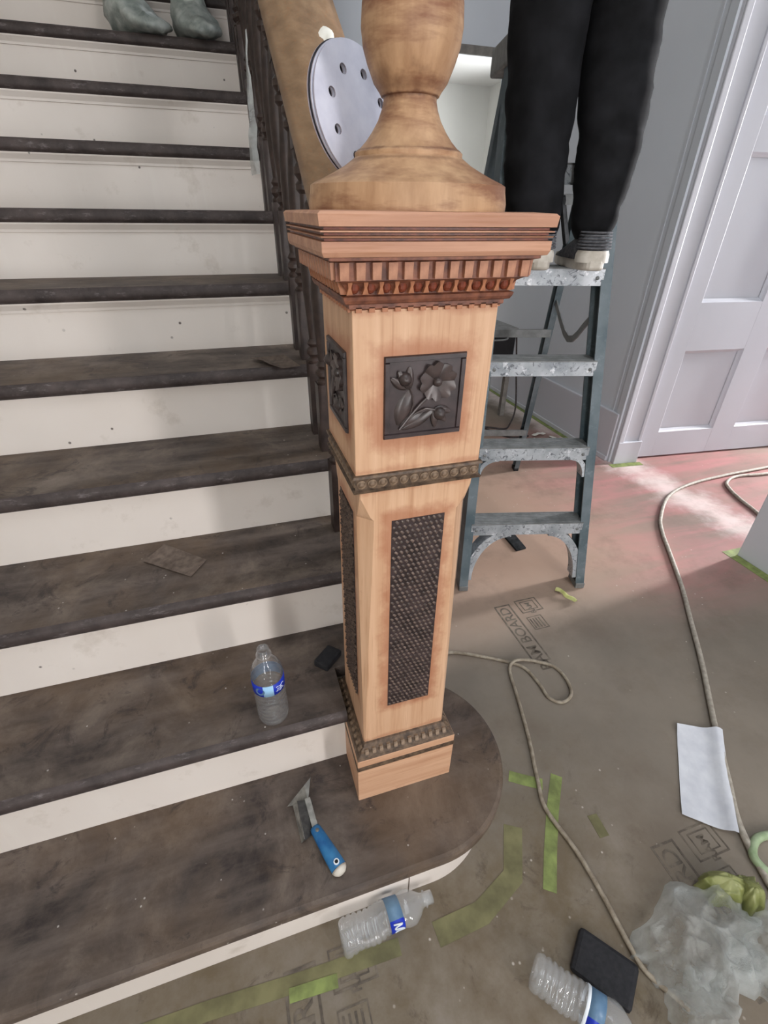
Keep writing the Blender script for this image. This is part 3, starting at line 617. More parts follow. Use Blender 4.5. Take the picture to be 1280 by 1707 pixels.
def leaf_solid(L, Wd, H, bend=0.0, tip=0.9):
    rows = []
    for i in range(11):
        t = i / 10; w = Wd * math.sin(PI * min(1, t * tip + 0.04)) ** 0.85 + 0.0003; row = []
        for j in range(7):
            s_ = -1 + j / 3
            row.append((w * s_ + bend * t * t, L * t, 0.0004 + H * (1 - s_ * s_) * math.sin(PI * (0.1 + 0.85 * t)) - (0.0012 if j == 3 else 0) + 0.3 * H * s_ * t))
        rows.append(row)
    mb = MB(); mb.loft(rows, closed=False, caps=False); me = mb.mesh('leaf'); me.materials.append(M['carve_hi']); return me
leafA = leaf_solid(0.050, 0.0115, 0.006, 0.004); leafB = leaf_solid(0.055, 0.0075, 0.006, -0.010); sep = leaf_solid(0.026, 0.0055, 0.005, 0.004)
bud = MB(); bud.lathe([(0.0005, -0.011), (0.005, -0.009), (0.0085, -0.003), (0.009, 0.002), (0.0065, 0.008), (0.0025, 0.012), (0.0004, 0.013)], 14); bud_me = bud.mesh('bud'); bud_me.materials.append(M['carve_hi'])
for q in bud_me.polygons: q.use_smooth = True
for me_ in (petal_me, leafA, leafB, sep):
    for q in me_.polygons: q.use_smooth = True
def rosette(side):
    # local frame: u across, v up, w out of the face
    ang = {0: 0, 1: -PI / 2, 2: PI / 2}[side]; hy = KY if side == 0 else KX; hu = 0.0558 if side == 0 else 0.0535
    F = Matrix.Rotation(ang, 4, 'Z') @ Matrix.Translation((0.0008, -hy, 1.0915)) @ Matrix.Rotation(PI / 2, 4, 'X')
    hv = 0.0548
    def loc(mb): mb.v = [F @ q + Vector((NX, NY, 0)) for q in mb.v]; return mb
    pan = build(loc(MB().box((-hu, -hv, -0.004), (hu, hv, 0.0015))), 'carved_panel', M['carve'], newel)
    fr = MB()
    e = 0.0075
    for (a, b, c, d) in ((-hu, -hv, hu, -hv + e), (-hu, hv - e, hu, hv), (-hu, -hv + e, -hu + e, hv - e), (hu - e, -hv + e, hu, hv - e)):
        fr.loft([[(a, b, 0.0015), (c, b, 0.0015), (c, d, 0.0015), (a, d, 0.0015)], [(a + 0.001, b + 0.001, 0.0042), (c - 0.001, b + 0.001, 0.0042), (c - 0.001, d - 0.001, 0.0042), (a + 0.001, d - 0.001, 0.0042)]])
    build(loc(fr), 'panel_border', M['carve'], pan)
    def piece(me, name, u, v, w, rz, sc=1.0, rx=0.0):
        q = F @ Matrix.Translation((u, v, w)) @ Matrix.Rotation(rz, 4, 'Z') @ Matrix.Rotation(rx, 4, 'X') @ Matrix.Diagonal((sc, sc, sc * 0.72, 1))
        o = put(me, name, None, pan); o.matrix_local = q
    fu, fv = 0.0165, 0.0195
    for k, a in enumerate((28, 100, 172, 244, 316)):
        piece(petal_me, 'petal', fu, fv, 0.0015, math.radians(a - 90 + 80), 1.02 if k != 2 else 0.98)
    build(loc(MB().lathe([(0.006, 0.002), (0.0062, 0.006), (0.0045, 0.0085), (0.002, 0.0098), (0.0003, 0.010)], 14, (fu, fv, 0.0), caps=False)), 'flower_centre', M['carve_hi'], pan, smooth=True)
    piece(bud_me, 'bud', -0.029, 0.026, 0.004, math.radians(40), 1.05)
    piece(sep, 'sepal', -0.024, 0.014, 0.0045, math.radians(40), 1.0); piece(sep, 'sepal', -0.021, 0.012, 0.003, math.radians(12), 1.1); piece(sep, 'sepal', -0.024, 0.013, 0.003, math.radians(66), 1.05)
    piece(bud_me, 'bud', 0.022, -0.024, 0.004, math.radians(-120), 1.0)
    piece(sep, 'sepal', 0.014, -0.018, 0.0045, math.radians(-125), 0.95); piece(sep, 'sepal', 0.015, -0.017, 0.003, math.radians(-95), 0.95); piece(sep, 'sepal', 0.013, -0.020, 0.003, math.radians(-160), 0.9)
    piece(leafA, 'leaf', -0.036, -0.036, 0.0015, math.radians(-14), 1.0); piece(leafB, 'leaf', -0.030, -0.042, 0.0015, math.radians(-72), 0.95); piece(leafA, 'leaf', -0.032, -0.038, 0.0015, math.radians(-60), 0.7)
    st = MB()
    st.tube([(-0.034, -0.042, 0.003), (-0.022, -0.026, 0.0045), (-0.006, -0.008, 0.005), (0.008, 0.004, 0.005)], 0.0019, 8)
    st.tube([(-0.024, -0.030, 0.003), (-0.012, -0.020, 0.005), (0.002, -0.015, 0.005), (0.014, -0.018, 0.005)], 0.0014, 8)
    st.tube([(-0.020, -0.024, 0.003), (-0.016, -0.008, 0.004), (-0.018, 0.004, 0.004), (-0.021, 0.014, 0.004)], 0.0013, 8)
    build(loc(st), 'stem', M['carve_hi'], pan, smooth=True)
    # --- basket-weave panel on the shaft
    hy2 = SY if side == 0 else SX
    G = Matrix.Rotation(ang, 4, 'Z') @ Matrix.Translation((0.0045 if side == 0 else 0.0, -hy2, 0.0)) @ Matrix.Rotation(PI / 2, 4, 'X')
    def loc2(mb): mb.v = [G @ q + Vector((NX, NY, 0)) for q in mb.v]; return mb
    z0, z1, hw = 0.459, 0.9005, 0.0435
    wp = build(loc2(MB().box((-hw, z0, -0.005), (hw, z1, 0.0006))), 'weave_panel', M['carve'], newel)
    wv = MB(); cols, rows = 10, 46; du = 2 * hw / cols; dv = (z1 - z0) / rows
    for r_ in range(rows):
        for c_ in range(cols):
            u = -hw + du * (c_ + (0.5 if r_ % 2 == 0 else 1.0))
            if u + du * 0.5 > hw + 0.0005: continue
            v = z0 + dv * (r_ + 0.5); a, b = du * 0.47, dv * 0.62
            vs = [(u - a, v + b * 0.25, 0.0004), (u - a * 0.3, v + b * 0.75, 0.0016), (u + a, v - b * 0.1, 0.0006), (u + a * 0.3, v - b * 0.75, 0.0016), (u - a * 0.1, v + b * 0.15, 0.0046), (u + a * 0.25, v - b * 0.15, 0.0044)]
            wv.add(vs, [(0, 3, 4), (0, 4, 1), (1, 4, 5), (1, 5, 2), (2, 5, 3), (3, 5, 4)])
    o = build(loc2(wv), 'weave_relief', M['weave'], wp, smooth=2); o['kind'] = 'stuff'
for s_ in (0, 1, 2): rosette(s_)

# ------------------------------------------------------------------ balustrade
def rail_z(y): return 1.300 + 0.785 * (y - 0.48)
bal = thing('stair_balustrade', 'sanded wooden handrail on dark turned balusters climbing the stairs', 'balustrade', (-0.03, 0.5, 0.37))
RX = -0.030
prof = [(-0.066, 0.000), (-0.070, 0.012), (-0.070, 0.040), (-0.066, 0.052), (-0.056, 0.060), (-0.050, 0.072), (-0.036, 0.086), (-0.014, 0.093), (0.014, 0.093), (0.036, 0.086), (0.050, 0.072), (0.056, 0.060), (0.066, 0.052), (0.070, 0.040), (0.070, 0.012), (0.066, 0.000)]
rings = []
ys = [0.335, 0.40, 0.60, 1.2, 2.0, 2.8, 3.40]
for y in ys:
    z = rail_z(y)
    rings.append([(RX + a, y, z + b) for a, b in prof])
build(MB().loft(rings), 'handrail', M['handrail'], bal, smooth=True)
# wide sanded underlay board joining the rail to the post
H0 = 0.74
def baluster_mesh():
    h = 0.022; mb = MB()
    mb.box((-h, -h, 0), (h, h, 0.17)); mb.box((-h, -h, 0.56), (h, h, H0 + 0.03))
    mb.lathe([(0.020, 0.170), (0.021, 0.176), (0.014, 0.182), (0.022, 0.190), (0.022, 0.198), (0.014, 0.205), (0.020, 0.212), (0.013, 0.222), (0.016, 0.26), (0.021, 0.32), (0.022, 0.36), (0.018, 0.42), (0.013, 0.47), (0.012, 0.49), (0.020, 0.497), (0.020, 0.506), (0.013, 0.512), (0.022, 0.522), (0.022, 0.532), (0.014, 0.540), (0.020, 0.548), (0.020, 0.560)], 16)
    me = mb.mesh('baluster'); me.materials.append(M['baluster']); return me
bme = baluster_mesh(); first = True
for k in range(2, NT + 1):
    for dy in (0.055, 0.178):
        y = (k - 1) * RUN + dy
        if y < 0.40: continue
        o = put(bme, 'baluster', None, bal, Vector((RX, y, k * RISE)) - WL[bal.name], smooth=first); first = False
        o.scale = (1, 1, (rail_z(y) + 0.004 - k * RISE) / H0 * 0.985)

# ------------------------------------------------------------------ sanding discs leaning on the finial
def disc_mesh(holes=True):
    """flat disc with eight punched holes"""
    R_, r_, hr, n = 0.0750, 0.0475, 0.0057, 64
    bm = bmesh.new()
    outer = [bm.verts.new((R_ * math.cos(2 * PI * i / n), R_ * math.sin(2 * PI * i / n), 0)) for i in range(n)]
    eds = [bm.edges.new((outer[i], outer[(i + 1) % n])) for i in range(n)]
    for k in range(8 if holes else 0):
        a = 2 * PI * (k + 0.5) / 8; c = Vector((r_ * math.cos(a), r_ * math.sin(a), 0))
        vs = [bm.verts.new(c + Vector((hr * math.cos(2 * PI * i / 14), hr * math.sin(2 * PI * i / 14), 0))) for i in range(14)]
        eds += [bm.edges.new((vs[i], vs[(i + 1) % 14])) for i in range(14)]
    bmesh.ops.triangle_fill(bm, use_beauty=True, use_dissolve=False, edges=eds)
    bad = [] if not holes else [f for f in bm.faces if any((f.calc_center_median() - Vector((r_ * math.cos(2 * PI * (k + 0.5) / 8), r_ * math.sin(2 * PI * (k + 0.5) / 8), 0))).length < hr * 0.75 for k in range(8))]
    bmesh.ops.delete(bm, geom=bad, context='FACES')
    g = bmesh.ops.extrude_face_region(bm, geom=list(bm.faces))
    for v in [q for q in g['geom'] if isinstance(q, bmesh.types.BMVert)]: v.co.z -= 0.0018
    bmesh.ops.recalc_face_normals(bm, faces=bm.faces)
    for f in bm.faces: f.material_index = 1 if abs(f.normal.z) < 0.5 or f.calc_center_median().z < -0.001 else 0
    me = bpy.data.meshes.new('sanding_disc'); bm.to_mesh(me); bm.free()
    me.materials.append(M['disc'] if holes else M['hole']); me.materials.append(M['discb']); return me
dme = disc_mesh(); dme2 = disc_mesh(False)
nrm = Vector((0.50, -0.80, 0.22)).normalized(); DC = Vector((-0.052, 0.330, 1.400))
for i, lb in enumerate(('front pale sanding disc with eight holes leaning on the newel finial', 'middle sanding disc sandwiched in the stack leaning on the finial', 'rearmost sanding disc of the stack, against the handrail')):
    o = put(dme if i < 2 else dme2, 'sanding_disc', None, None, DC - nrm * 0.0036 * i + Vector((-0.0012 * i, 0, 0.001 * i)))
    o.rotation_euler = nrm.to_track_quat('Z', 'Y').to_euler(); tag(o, lb, 'sanding disc', 'sanding discs stacked behind the finial')
# scrap of white paper tucked on the handrail
def crumple(nu, nv, fn, amp, sc, seed):
    rows = []
    for i in range(nu + 1):
        row = []
        for j in range(nv + 1):
            p = Vector(fn(i / nu, j / nv)); q = p * sc + Vector((seed, seed * 2, 0))
            row.append(p + Vector((noise.noise(q), noise.noise(q + Vector((9, 1, 4))), noise.noise(q + Vector((3, 7, 1))))) * amp)
        rows.append(row)
    return rows
def thick_sheet(rows, t):
    mb = MB(); n = len(rows[0]); rows2 = [[q - Vector((0, 0, t)) for q in r] for r in rows]
    mb.loft(rows, closed=False, caps=False); mb.loft(rows2, closed=False, caps=False)
    ra = rows[0] + [r[-1] for r in rows[1:]] + rows[-1][-2::-1] + [r[0] for r in rows[-2:0:-1]]
    rb = rows2[0] + [r[-1] for r in rows2[1:]] + rows2[-1][-2::-1] + [r[0] for r in rows2[-2:0:-1]]
    mb.loft([ra, rb], closed=True, caps=False); return mb
ry = 0.655; rz = rail_z(ry) + 0.092
rows = crumple(8, 8, lambda u, v: (RX + 0.002 + 0.026 * u, ry - 0.02 + 0.05 * v, rz + 0.785 * (-0.02 + 0.05 * v) - 0.004 + 0.014 * math.sin(PI * u)), 0.006, 60, 1)
solo(thick_sheet(rows, 0.001), 'paper_scrap', M['rag'], 'small crumpled white paper scrap tucked between handrail and sanding discs', 'paper scrap', (RX, ry, rz), smooth=2)
# torn plastic hanging on a baluster
rows = crumple(4, 14, lambda u, v: (-0.058 - 0.030 * u * (1 - v) ** 0.8, 1.62 + 0.02 * u, 1.40 + 0.36 * v), 0.008, 18, 4)
solo(thick_sheet(rows, 0.0015), 'plastic_strip', M['bag'], 'narrow torn strip of clear plastic hanging on the dark balusters', 'plastic strip', (-0.07, 1.62, 1.40), smooth=2)

# ------------------------------------------------------------------ stepladder
LO = Vector((0.507, 0.887, 0)); LU = Vector((0.968, -0.250, 0)).normalized(); LN = Vector((0.250, 0.968, 0)).normalized()
def lp(u, n, z): return LO + LU * u + LN * n + Vector((0, 0, z))
lad = thing('stepladder', 'paint-spattered teal and aluminium stepladder standing in the hall', 'stepladder', LO + LN * 0.4 + LU * 0.24)
def uL(z): return 0.000 + 0.012 * z
def uR(z): return 0.479 - 0.107 * z
def fn(z): return 0.12 * z
LT = 1.66
def channel(u0, n0, z0, u1, n1, z1, side, w=0.034, d=0.072, t=0.006):
    """C-channel rail: web on the outside, flanges front and back"""
    mb = MB()
    def P(u, n, z): return lp(u, n, z)
    for (ua, ub, na, nb) in ((0, t, 0, d), (t, w, 0, t), (t, w, d - t, d)):
        ua, ub = (ua, ub) if side > 0 else (-ub, -ua)
        mb.hexa([P(u0 + ua, n0 + na, z0), P(u0 + ub, n0 + na, z0), P(u0 + ub, n0 + nb, z0), P(u0 + ua, n0 + nb, z0), P(u1 + ua, n1 + na, z1), P(u1 + ub, n1 + na, z1), P(u1 + ub, n1 + nb, z1), P(u1 + ua, n1 + nb, z1)])
    return mb
fl = build(channel(uL(0.02) - 0.018, fn(0.02), 0.02, uL(LT) - 0.018, fn(LT), LT, 1), 'front_rail', M['lrail'], lad)
fr_ = build(channel(uR(0.02) + 0.018, fn(0.02), 0.02, uR(LT) + 0.018, fn(LT), LT, -1), 'front_rail', M['lrail'], lad)
RN0, RN1 = 1.045, 0.33
def rn(z): return RN0 + (RN1 - RN0) * z / LT
def ruL(z): return 0.005 + 0.020 * z
def ruR(z): return 0.520 - 0.112 * z
rl = build(channel(ruL(0) - 0.01, rn(0.02), 0.02, ruL(LT) - 0.01, rn(LT), LT, 1, 0.026, 0.045, 0.004), 'rear_rail', M['lrail'], lad)
rr = build(channel(ruR(0) + 0.01, rn(0.02), 0.02, ruR(LT) + 0.01, rn(LT), LT, -1, 0.026, 0.045, 0.004), 'rear_rail', M['lrail'], lad)
SZ = (0.300, 0.598, 0.890, 1.160, 1.418)
for i, z in enumerate(SZ):
    a, b = uL(z) + 0.006, uR(z) - 0.006; n0 = fn(z) - 0.004; mb = MB(); h = 0.050
    mt = MB()
    for (na, nb, za, zb) in ((0, 0.080, -0.004, 0), (0, 0.004, -h, -0.004), (0.076, 0.080, -0.03, -0.004)):
        (mb if za == -h else mt).hexa([lp(a, n0 + na, z + za), lp(b, n0 + na, z + za), lp(b, n0 + nb, z + za), lp(a, n0 + nb, z + za), lp(a, n0 + na, z + zb), lp(b, n0 + na, z + zb), lp(b, n0 + nb, z + zb), lp(a, n0 + nb, z + zb)])
    stp = build(mt, 'step', M['lalu'], lad); build(mb, 'step_front', M['lstep'], stp)
    for k in range(7):
        n_ = n0 + 0.008 + k * 0.011
        mb = MB().hexa([lp(a + 0.004, n_, z), lp(b - 0.004, n_, z), lp(b - 0.004, n_ + 0.005, z), lp(a + 0.004, n_ + 0.005, z), lp(a + 0.004, n_, z + 0.0016), lp(b - 0.004, n_, z + 0.0016), lp(b - 0.004, n_ + 0.005, z + 0.0016), lp(a + 0.004, n_ + 0.005, z + 0.0016)])
        build(mb, 'tread_rib', M['lalu'], stp)
    for q in (a + 0.02, b - 0.02):
        build(MB().lathe([(0.006, 0), (0.006, 0.002), (0.003, 0.004), (0.0003, 0.0045)], 10, lp(q, n0, z - 0.028), (Matrix.Rotation(math.atan2(-0.25, 0.968), 4, 'Z') @ Matrix.Rotation(PI / 2, 4, 'X')), False), 'rivet', M['lalu'], stp)
# curved braces below the two lowest steps
def arc_brace(sgn, z, du, dz, w, name='brace', full=True):
    ua = (uL(z - dz) + 0.012) if sgn > 0 else (uR(z - dz) - 0.012); pts = []
    for i in range(13):
        t = PI / 2 * i / 12
        pts.append((ua + sgn * du * (1 - math.cos(t)), z - 0.046 - dz + dz * math.sin(t)))
    mb = MB(); rings = []
    for i, (uu, zz) in enumerate(pts):
        n0 = fn(zz) + 0.004
        tgt = Vector((pts[min(i + 1, 12)][0] - pts[max(i - 1, 0)][0], pts[min(i + 1, 12)][1] - pts[max(i - 1, 0)][1])).normalized(); nx, nz = -tgt.y * sgn, tgt.x * sgn
        rings.append([lp(uu + nx * w * 0.5 * e, n0 + d, zz + nz * w * 0.5 * e) for e, d in ((-1, 0), (1, 0), (1, 0.05), (-1, 0.05))])
    mb.loft(rings); return build(mb, name, M['lstep'], lad)
arc_brace(1, SZ[0], 0.155, 0.205, 0.030); arc_brace(-1, SZ[0], 0.140, 0.205, 0.030)
arc_brace(1, SZ[1], 0.070, 0.06, 0.016); arc_brace(-1, SZ[1], 0.052, 0.07, 0.016)
for (u, n, w, d) in ((uL(0) - 0.018, 0, 0.036, 0.074), (uR(0) - 0.018, 0, 0.036, 0.074), (ruL(0) - 0.012, RN0 - 0.0, 0.028, 0.047), (ruR(0) - 0.016, RN0, 0.028, 0.047)):
    build(MB().hexa([lp(u, n - 0.002, 0), lp(u + w, n - 0.002, 0), lp(u + w, n + d, 0), lp(u, n + d, 0), lp(u, n - 0.002, 0.024), lp(u + w, n - 0.002, 0.024), lp(u + w, n + d, 0.024), lp(u, n + d, 0.024)]), 'rubber_foot', M['rubber'] if n > 0.5 else M['lalu'], lad, bevel=0.002)
for z in (0.30, 0.86, 1.34):
    build(MB().bar(lp(ruL(z), rn(z) - 0.006, z), lp(ruR(z), rn(z) - 0.006, z), 0.010, 0.032), 'rear_brace', M['lalu'], lad)
build(MB().bar(lp(ruL(0.30) + 0.02, rn(0.30) + 0.02, 0.31), lp(ruL(0.10), rn(0.10) + 0.02, 0.09), 0.01, 0.02), 'diagonal_strut', M['ldark'], lad)
build(MB().bar(lp(ruR(0.30) - 0.02, rn(0.30) + 0.02, 0.31), lp(ruR(0.10), rn(0.10) + 0.02, 0.09), 0.01, 0.02), 'diagonal_strut', M['ldark'], lad)
build(MB().bar(lp(0.29, rn(1.34) - 0.02, 1.345), lp(ruR(1.2) - 0.03, rn(1.2) - 0.02, 1.21), 0.012, 0.024), 'diagonal_strut', M['ldark'], lad)
for uu, vv in ((uL(1.0) + 0.014, ruL(0.95) + 0.01), (uR(1.0) - 0.014, ruR(0.95) - 0.01)):
    mid = lp((uu + vv) / 2, (fn(1.0) + rn(0.95)) / 2, 0.90); pts = bez([lp(uu, fn(1.0) + 0.07, 1.0), mid, lp(vv, rn(0.95), 1.0)], 4)
    mb = MB()
    for a, b in zip(pts[:-1], pts[1:]): mb.bar(a, b, 0.004, 0.024)
    build(mb, 'spreader', M['lalu'], lad)
capz = LT - 0.03
build(MB().hexa([lp(uL(LT) - 0.026, fn(LT) - 0.02, capz), lp(uR(LT) + 0.026, fn(LT) - 0.02, capz), lp(uR(LT) + 0.03, rn(LT) + 0.06, capz), lp(uL(LT) - 0.03, rn(LT) + 0.06, capz), lp(uL(LT) - 0.026, fn(LT) - 0.02, LT + 0.035), lp(uR(LT) + 0.026, fn(LT) - 0.02, LT + 0.035), lp(uR(LT) + 0.03, rn(LT) + 0.06, LT + 0.035), lp(uL(LT) - 0.03, rn(LT) + 0.06, LT + 0.035)]), 'top_cap', M['boxlid'], lad, bevel=0.006)

# ------------------------------------------------------------------ people
def skin_body(joints, edges, root, mats, zone):
    me = bpy.data.meshes.new('body'); me.from_pydata([j[0] for j in joints], edges, []); o = bpy.data.objects.new('tmp', me); COL.objects.link(o)
    o.modifiers.new('s', 'SKIN'); 
    sv = me.skin_vertices[0].data
    for i, j in enumerate(joints): sv[i].radius = (j[1], j[2] if len(j) > 2 else j[1]); sv[i].use_root = (i == root)
    ss = o.modifiers.new('b', 'SUBSURF'); ss.levels = 3 if joints[0][0][2] < 2.5 else 2
    bpy.context.view_layer.update()
    m2 = bpy.data.meshes.new_from_object(o.evaluated_get(bpy.context.evaluated_depsgraph_get()))
    bpy.data.objects.remove(o)
    for v in m2.vertices:      # loose folds in the cloth
        c = v.co; k = 0.007 * noise.noise(Vector((c.x * 9, c.y * 9, c.z * 16))) + 0.004 * (1 - abs(noise.noise(Vector((c.x * 14 + c.z * 9, c.y * 14, c.z * 22)))) * 2)
        if zone(c) != 2: v.co = c + v.normal * k
    for m in mats: m2.materials.append(m)
    for p in m2.polygons: p.material_index = zone(p.center); p.use_smooth = True
    return m2
def shoe_mesh(length, width, height, sole, bottom=0.0):
    """shoe pointing to +y with the heel at y=0; returns upper and sole builders"""
    up, so = MB(), MB(); N = 12; ur, sr = [], []
    for i in range(N + 1):
        t = i / N; y = length * t
        w = width * (0.36 + 0.14 * math.sin(PI * min(1, t * 1.1)) + 0.06 * math.exp(-((t - 0.72) / 0.2) ** 2)); e = max(0.0, 1 - (abs(t - 0.5) * 2) ** 6) ** 0.5
        w *= max(0.25, e); top = height * (1.0 if t < 0.28 else 1.0 - 0.62 * min(1, (t - 0.28) / 0.45)) * max(0.35, e)
        ur.append([(w * math.cos(PI * k / 10) * (1.0), y, sole + (top - sole) * math.sin(PI * k / 10) ** 0.6) for k in range(11)])
    up.loft(ur)
    ol = []
    for k in range(40):
        a = 2 * PI * k / 40; cx_, sy_ = math.cos(a), math.sin(a); y = length * 0.5 + (length * 0.5 + 0.006) * cx_
        hw_ = width * (0.50 if y > length * 0.55 else 0.44)
        ol.append((hw_ * (1 if sy_ > 0 else -1) * abs(sy_) ** 0.62, y))
    so.loft([[(x * f, length / 2 + (y - length / 2) * f, z) for x, y in ol] for z, f in ((bottom, 0.95), (bottom + 0.006, 1.0), (sole - 0.004, 1.0), (sole + 0.008, 0.97))])
    return up, so
def xf(mb, m): mb.v = [m @ q for q in mb.v]; return mb
# --- worker on the stepladder, seen from behind
pm = thing('person', 'person in black dusty trousers and grey shoes standing on the stepladder', 'person', lp(0.18, 0.10, SZ[3]))
def q(u, n, z): return lp(u, n, z)
J = [(q(0.165, 0.17, 2.02), 0.155, 0.115), (q(0.078, 0.160, 1.90), 0.118, 0.11), (q(0.070, 0.150, 1.66), 0.093, 0.10), (q(0.074, 0.110, 1.42), 0.076, 0.085), (q(0.092, 0.095, 1.27), 0.080, 0.08), (q(0.098, 0.095, 1.20), 0.045, 0.05),
     (q(0.248, 0.160, 1.90), 0.118, 0.11), (q(0.258, 0.150, 1.66), 0.092, 0.10), (q(0.268, 0.105, 1.46), 0.076, 0.085), (q(0.262, 0.095, 1.31), 0.064, 0.07), (q(0.258, 0.095, 1.215), 0.044, 0.05),
     (q(0.165, 0.19, 2.22), 0.145, 0.10), (q(0.165, 0.20, 2.42), 0.165, 0.11), (q(0.165, 0.20, 2.54), 0.06, 0.06), (q(0.165, 0.22, 2.63), 0.07, 0.085), (q(0.165, 0.23, 2.74), 0.078, 0.095), (q(0.165, 0.225, 2.82), 0.045, 0.05),
     (q(-0.02, 0.21, 2.45), 0.062), (q(-0.10, 0.34, 2.30), 0.05), (q(-0.04, 0.55, 2.45), 0.038), (q(-0.02, 0.63, 2.50), 0.03),
     (q(0.35, 0.21, 2.45), 0.062), (q(0.43, 0.34, 2.32), 0.05), (q(0.36, 0.55, 2.55), 0.038), (q(0.34, 0.63, 2.62), 0.03)]
E_ = [(0, 1), (1, 2), (2, 3), (3, 4), (4, 5), (0, 6), (6, 7), (7, 8), (8, 9), (9, 10), (0, 11), (11, 12), (12, 13), (13, 14), (14, 15), (15, 16), (12, 17), (17, 18), (18, 19), (19, 20), (12, 21), (21, 22), (22, 23), (23, 24)]
def zone1(c):
    if c.z < 2.10: return 0
    h = (c - (LO)).dot(LN)
    if c.z > 2.555 and 0.05 < (c - LO).dot(LU) < 0.28: return 2
    return 2 if h > 0.56 else 1
bme_ = skin_body(J, E_, 0, [M['trouser'], M['jacket'], M['skin']], zone1)
off = WL[pm.name]; bme_.transform(Matrix.Translation(-off)); put(bme_, 'body', None, pm)
yaw = math.atan2(LN.y, LN.x) - PI / 2
for (u, n, a) in ((0.256, 0.012, 4), (0.108, 0.020, -6)):
    up, so = shoe_mesh(0.285, 0.104, 0.098, 0.026)
    m = Matrix.Translation(lp(u, n, SZ[3] + 0.002)) @ Matrix.Rotation(yaw + math.radians(-a), 4, 'Z')
    s1 = build(xf(up, m), 'shoe', M['shoeup'], pm, smooth=2); build(xf(so, m), 'sole', M['shoesole'], s1, bevel=0.004)
    hb = MB()
    hb.loft([[(0.052 * k * math.cos(PI * i / 10) * 0.92, 0.040 - 0.046 * math.sin(PI * i / 10) * k, z) for i in range(11)] for z, k in ((0.02, 0.98), (0.040, 0.97), (0.050, 0.88))], closed=False, caps=False)
    build(xf(hb, m), 'heel_guard', M['shoesole'], s1, smooth=2)
    for r_ in range(6):
        z = 0.056 + r_ * 0.0075; k = 0.93 - r_ * 0.02
        pts = [m @ Vector((0.050 * k * math.cos(PI * i / 12), 0.042 - 0.046 * k * math.sin(PI * i / 12), z)) for i in range(13)]
        build(MB().tube(pts, 0.0030, 6), 'knit_rib', M['shoeup'], s1, smooth=2)
hm = MB(); hm.lathe([(0.0005, 2.855), (0.05, 2.845), (0.085, 2.80), (0.098, 2.74), (0.09, 2.69)], 20, (0, 0, 0), caps=False)
hm.v = [Vector((lp(0.165, 0.215, 0).x + v.x * 0.95, lp(0.165, 0.215, 0).y + v.y * 1.1, v.z)) for v in hm.v]
build(hm, 'hair', M['hair'], pm, smooth=2)
# --- person on the stairs in plastic shoe covers
T10 = 10 * RISE
ps = thing('person', 'person in pale plastic shoe covers standing high on the stairs', 'person', (-0.31, 2.30, T10))
J = [((-0.31, 2.33, T10 + 0.90), 0.16, 0.12), ((-0.40, 2.33, T10 + 0.80), 0.10), ((-0.42, 2.32, T10 + 0.45), 0.075), ((-0.435, 2.34, T10 + 0.12), 0.055),
     ((-0.22, 2.33, T10 + 0.80), 0.10), ((-0.215, 2.32, T10 + 0.45), 0.075), ((-0.205, 2.34, T10 + 0.12), 0.055),
     ((-0.31, 2.33, T10 + 1.12), 0.15, 0.10), ((-0.31, 2.33, T10 + 1.34), 0.17, 0.11), ((-0.31, 2.33, T10 + 1.46), 0.06), ((-0.31, 2.31, T10 + 1.55), 0.07, 0.085), ((-0.31, 2.30, T10 + 1.66), 0.078, 0.095), ((-0.31, 2.30, T10 + 1.74), 0.045),
     ((-0.50, 2.33, T10 + 1.38), 0.062), ((-0.56, 2.32, T10 + 1.10), 0.05), ((-0.54, 2.20, T10 + 0.88), 0.038), ((-0.53, 2.16, T10 + 0.80), 0.032),
     ((-0.12, 2.33, T10 + 1.38), 0.062), ((-0.06, 2.32, T10 + 1.10), 0.05), ((-0.10, 2.20, T10 + 0.90), 0.038), ((-0.11, 2.15, T10 + 0.83), 0.032)]
E_ = [(0, 1), (1, 2), (2, 3), (0, 4), (4, 5), (5, 6), (0, 7), (7, 8), (8, 9), (9, 10), (10, 11), (11, 12), (8, 13), (13, 14), (14, 15), (15, 16), (8, 17), (17, 18), (18, 19), (19, 20)]
def zone2(c):
    h = c.z - T10
    if h > 1.47: return 2
    if c.y < 2.215 and h < 0.95: return 2
    return 0 if h < 0.98 else 1
b2 = skin_body(J, E_, 0, [M['gtrouser'], M['jacket'], M['skin']], zone2)
b2.transform(Matrix.Translation(-WL[ps.name])); put(b2, 'body', None, ps)
hm = MB(); hm.lathe([(0.0005, T10 + 1.79), (0.05, T10 + 1.78), (0.085, T10 + 1.73), (0.098, T10 + 1.67)], 20, (-0.31, 2.315, 0), caps=False); build(hm, 'hair', M['hair'], ps, smooth=2)
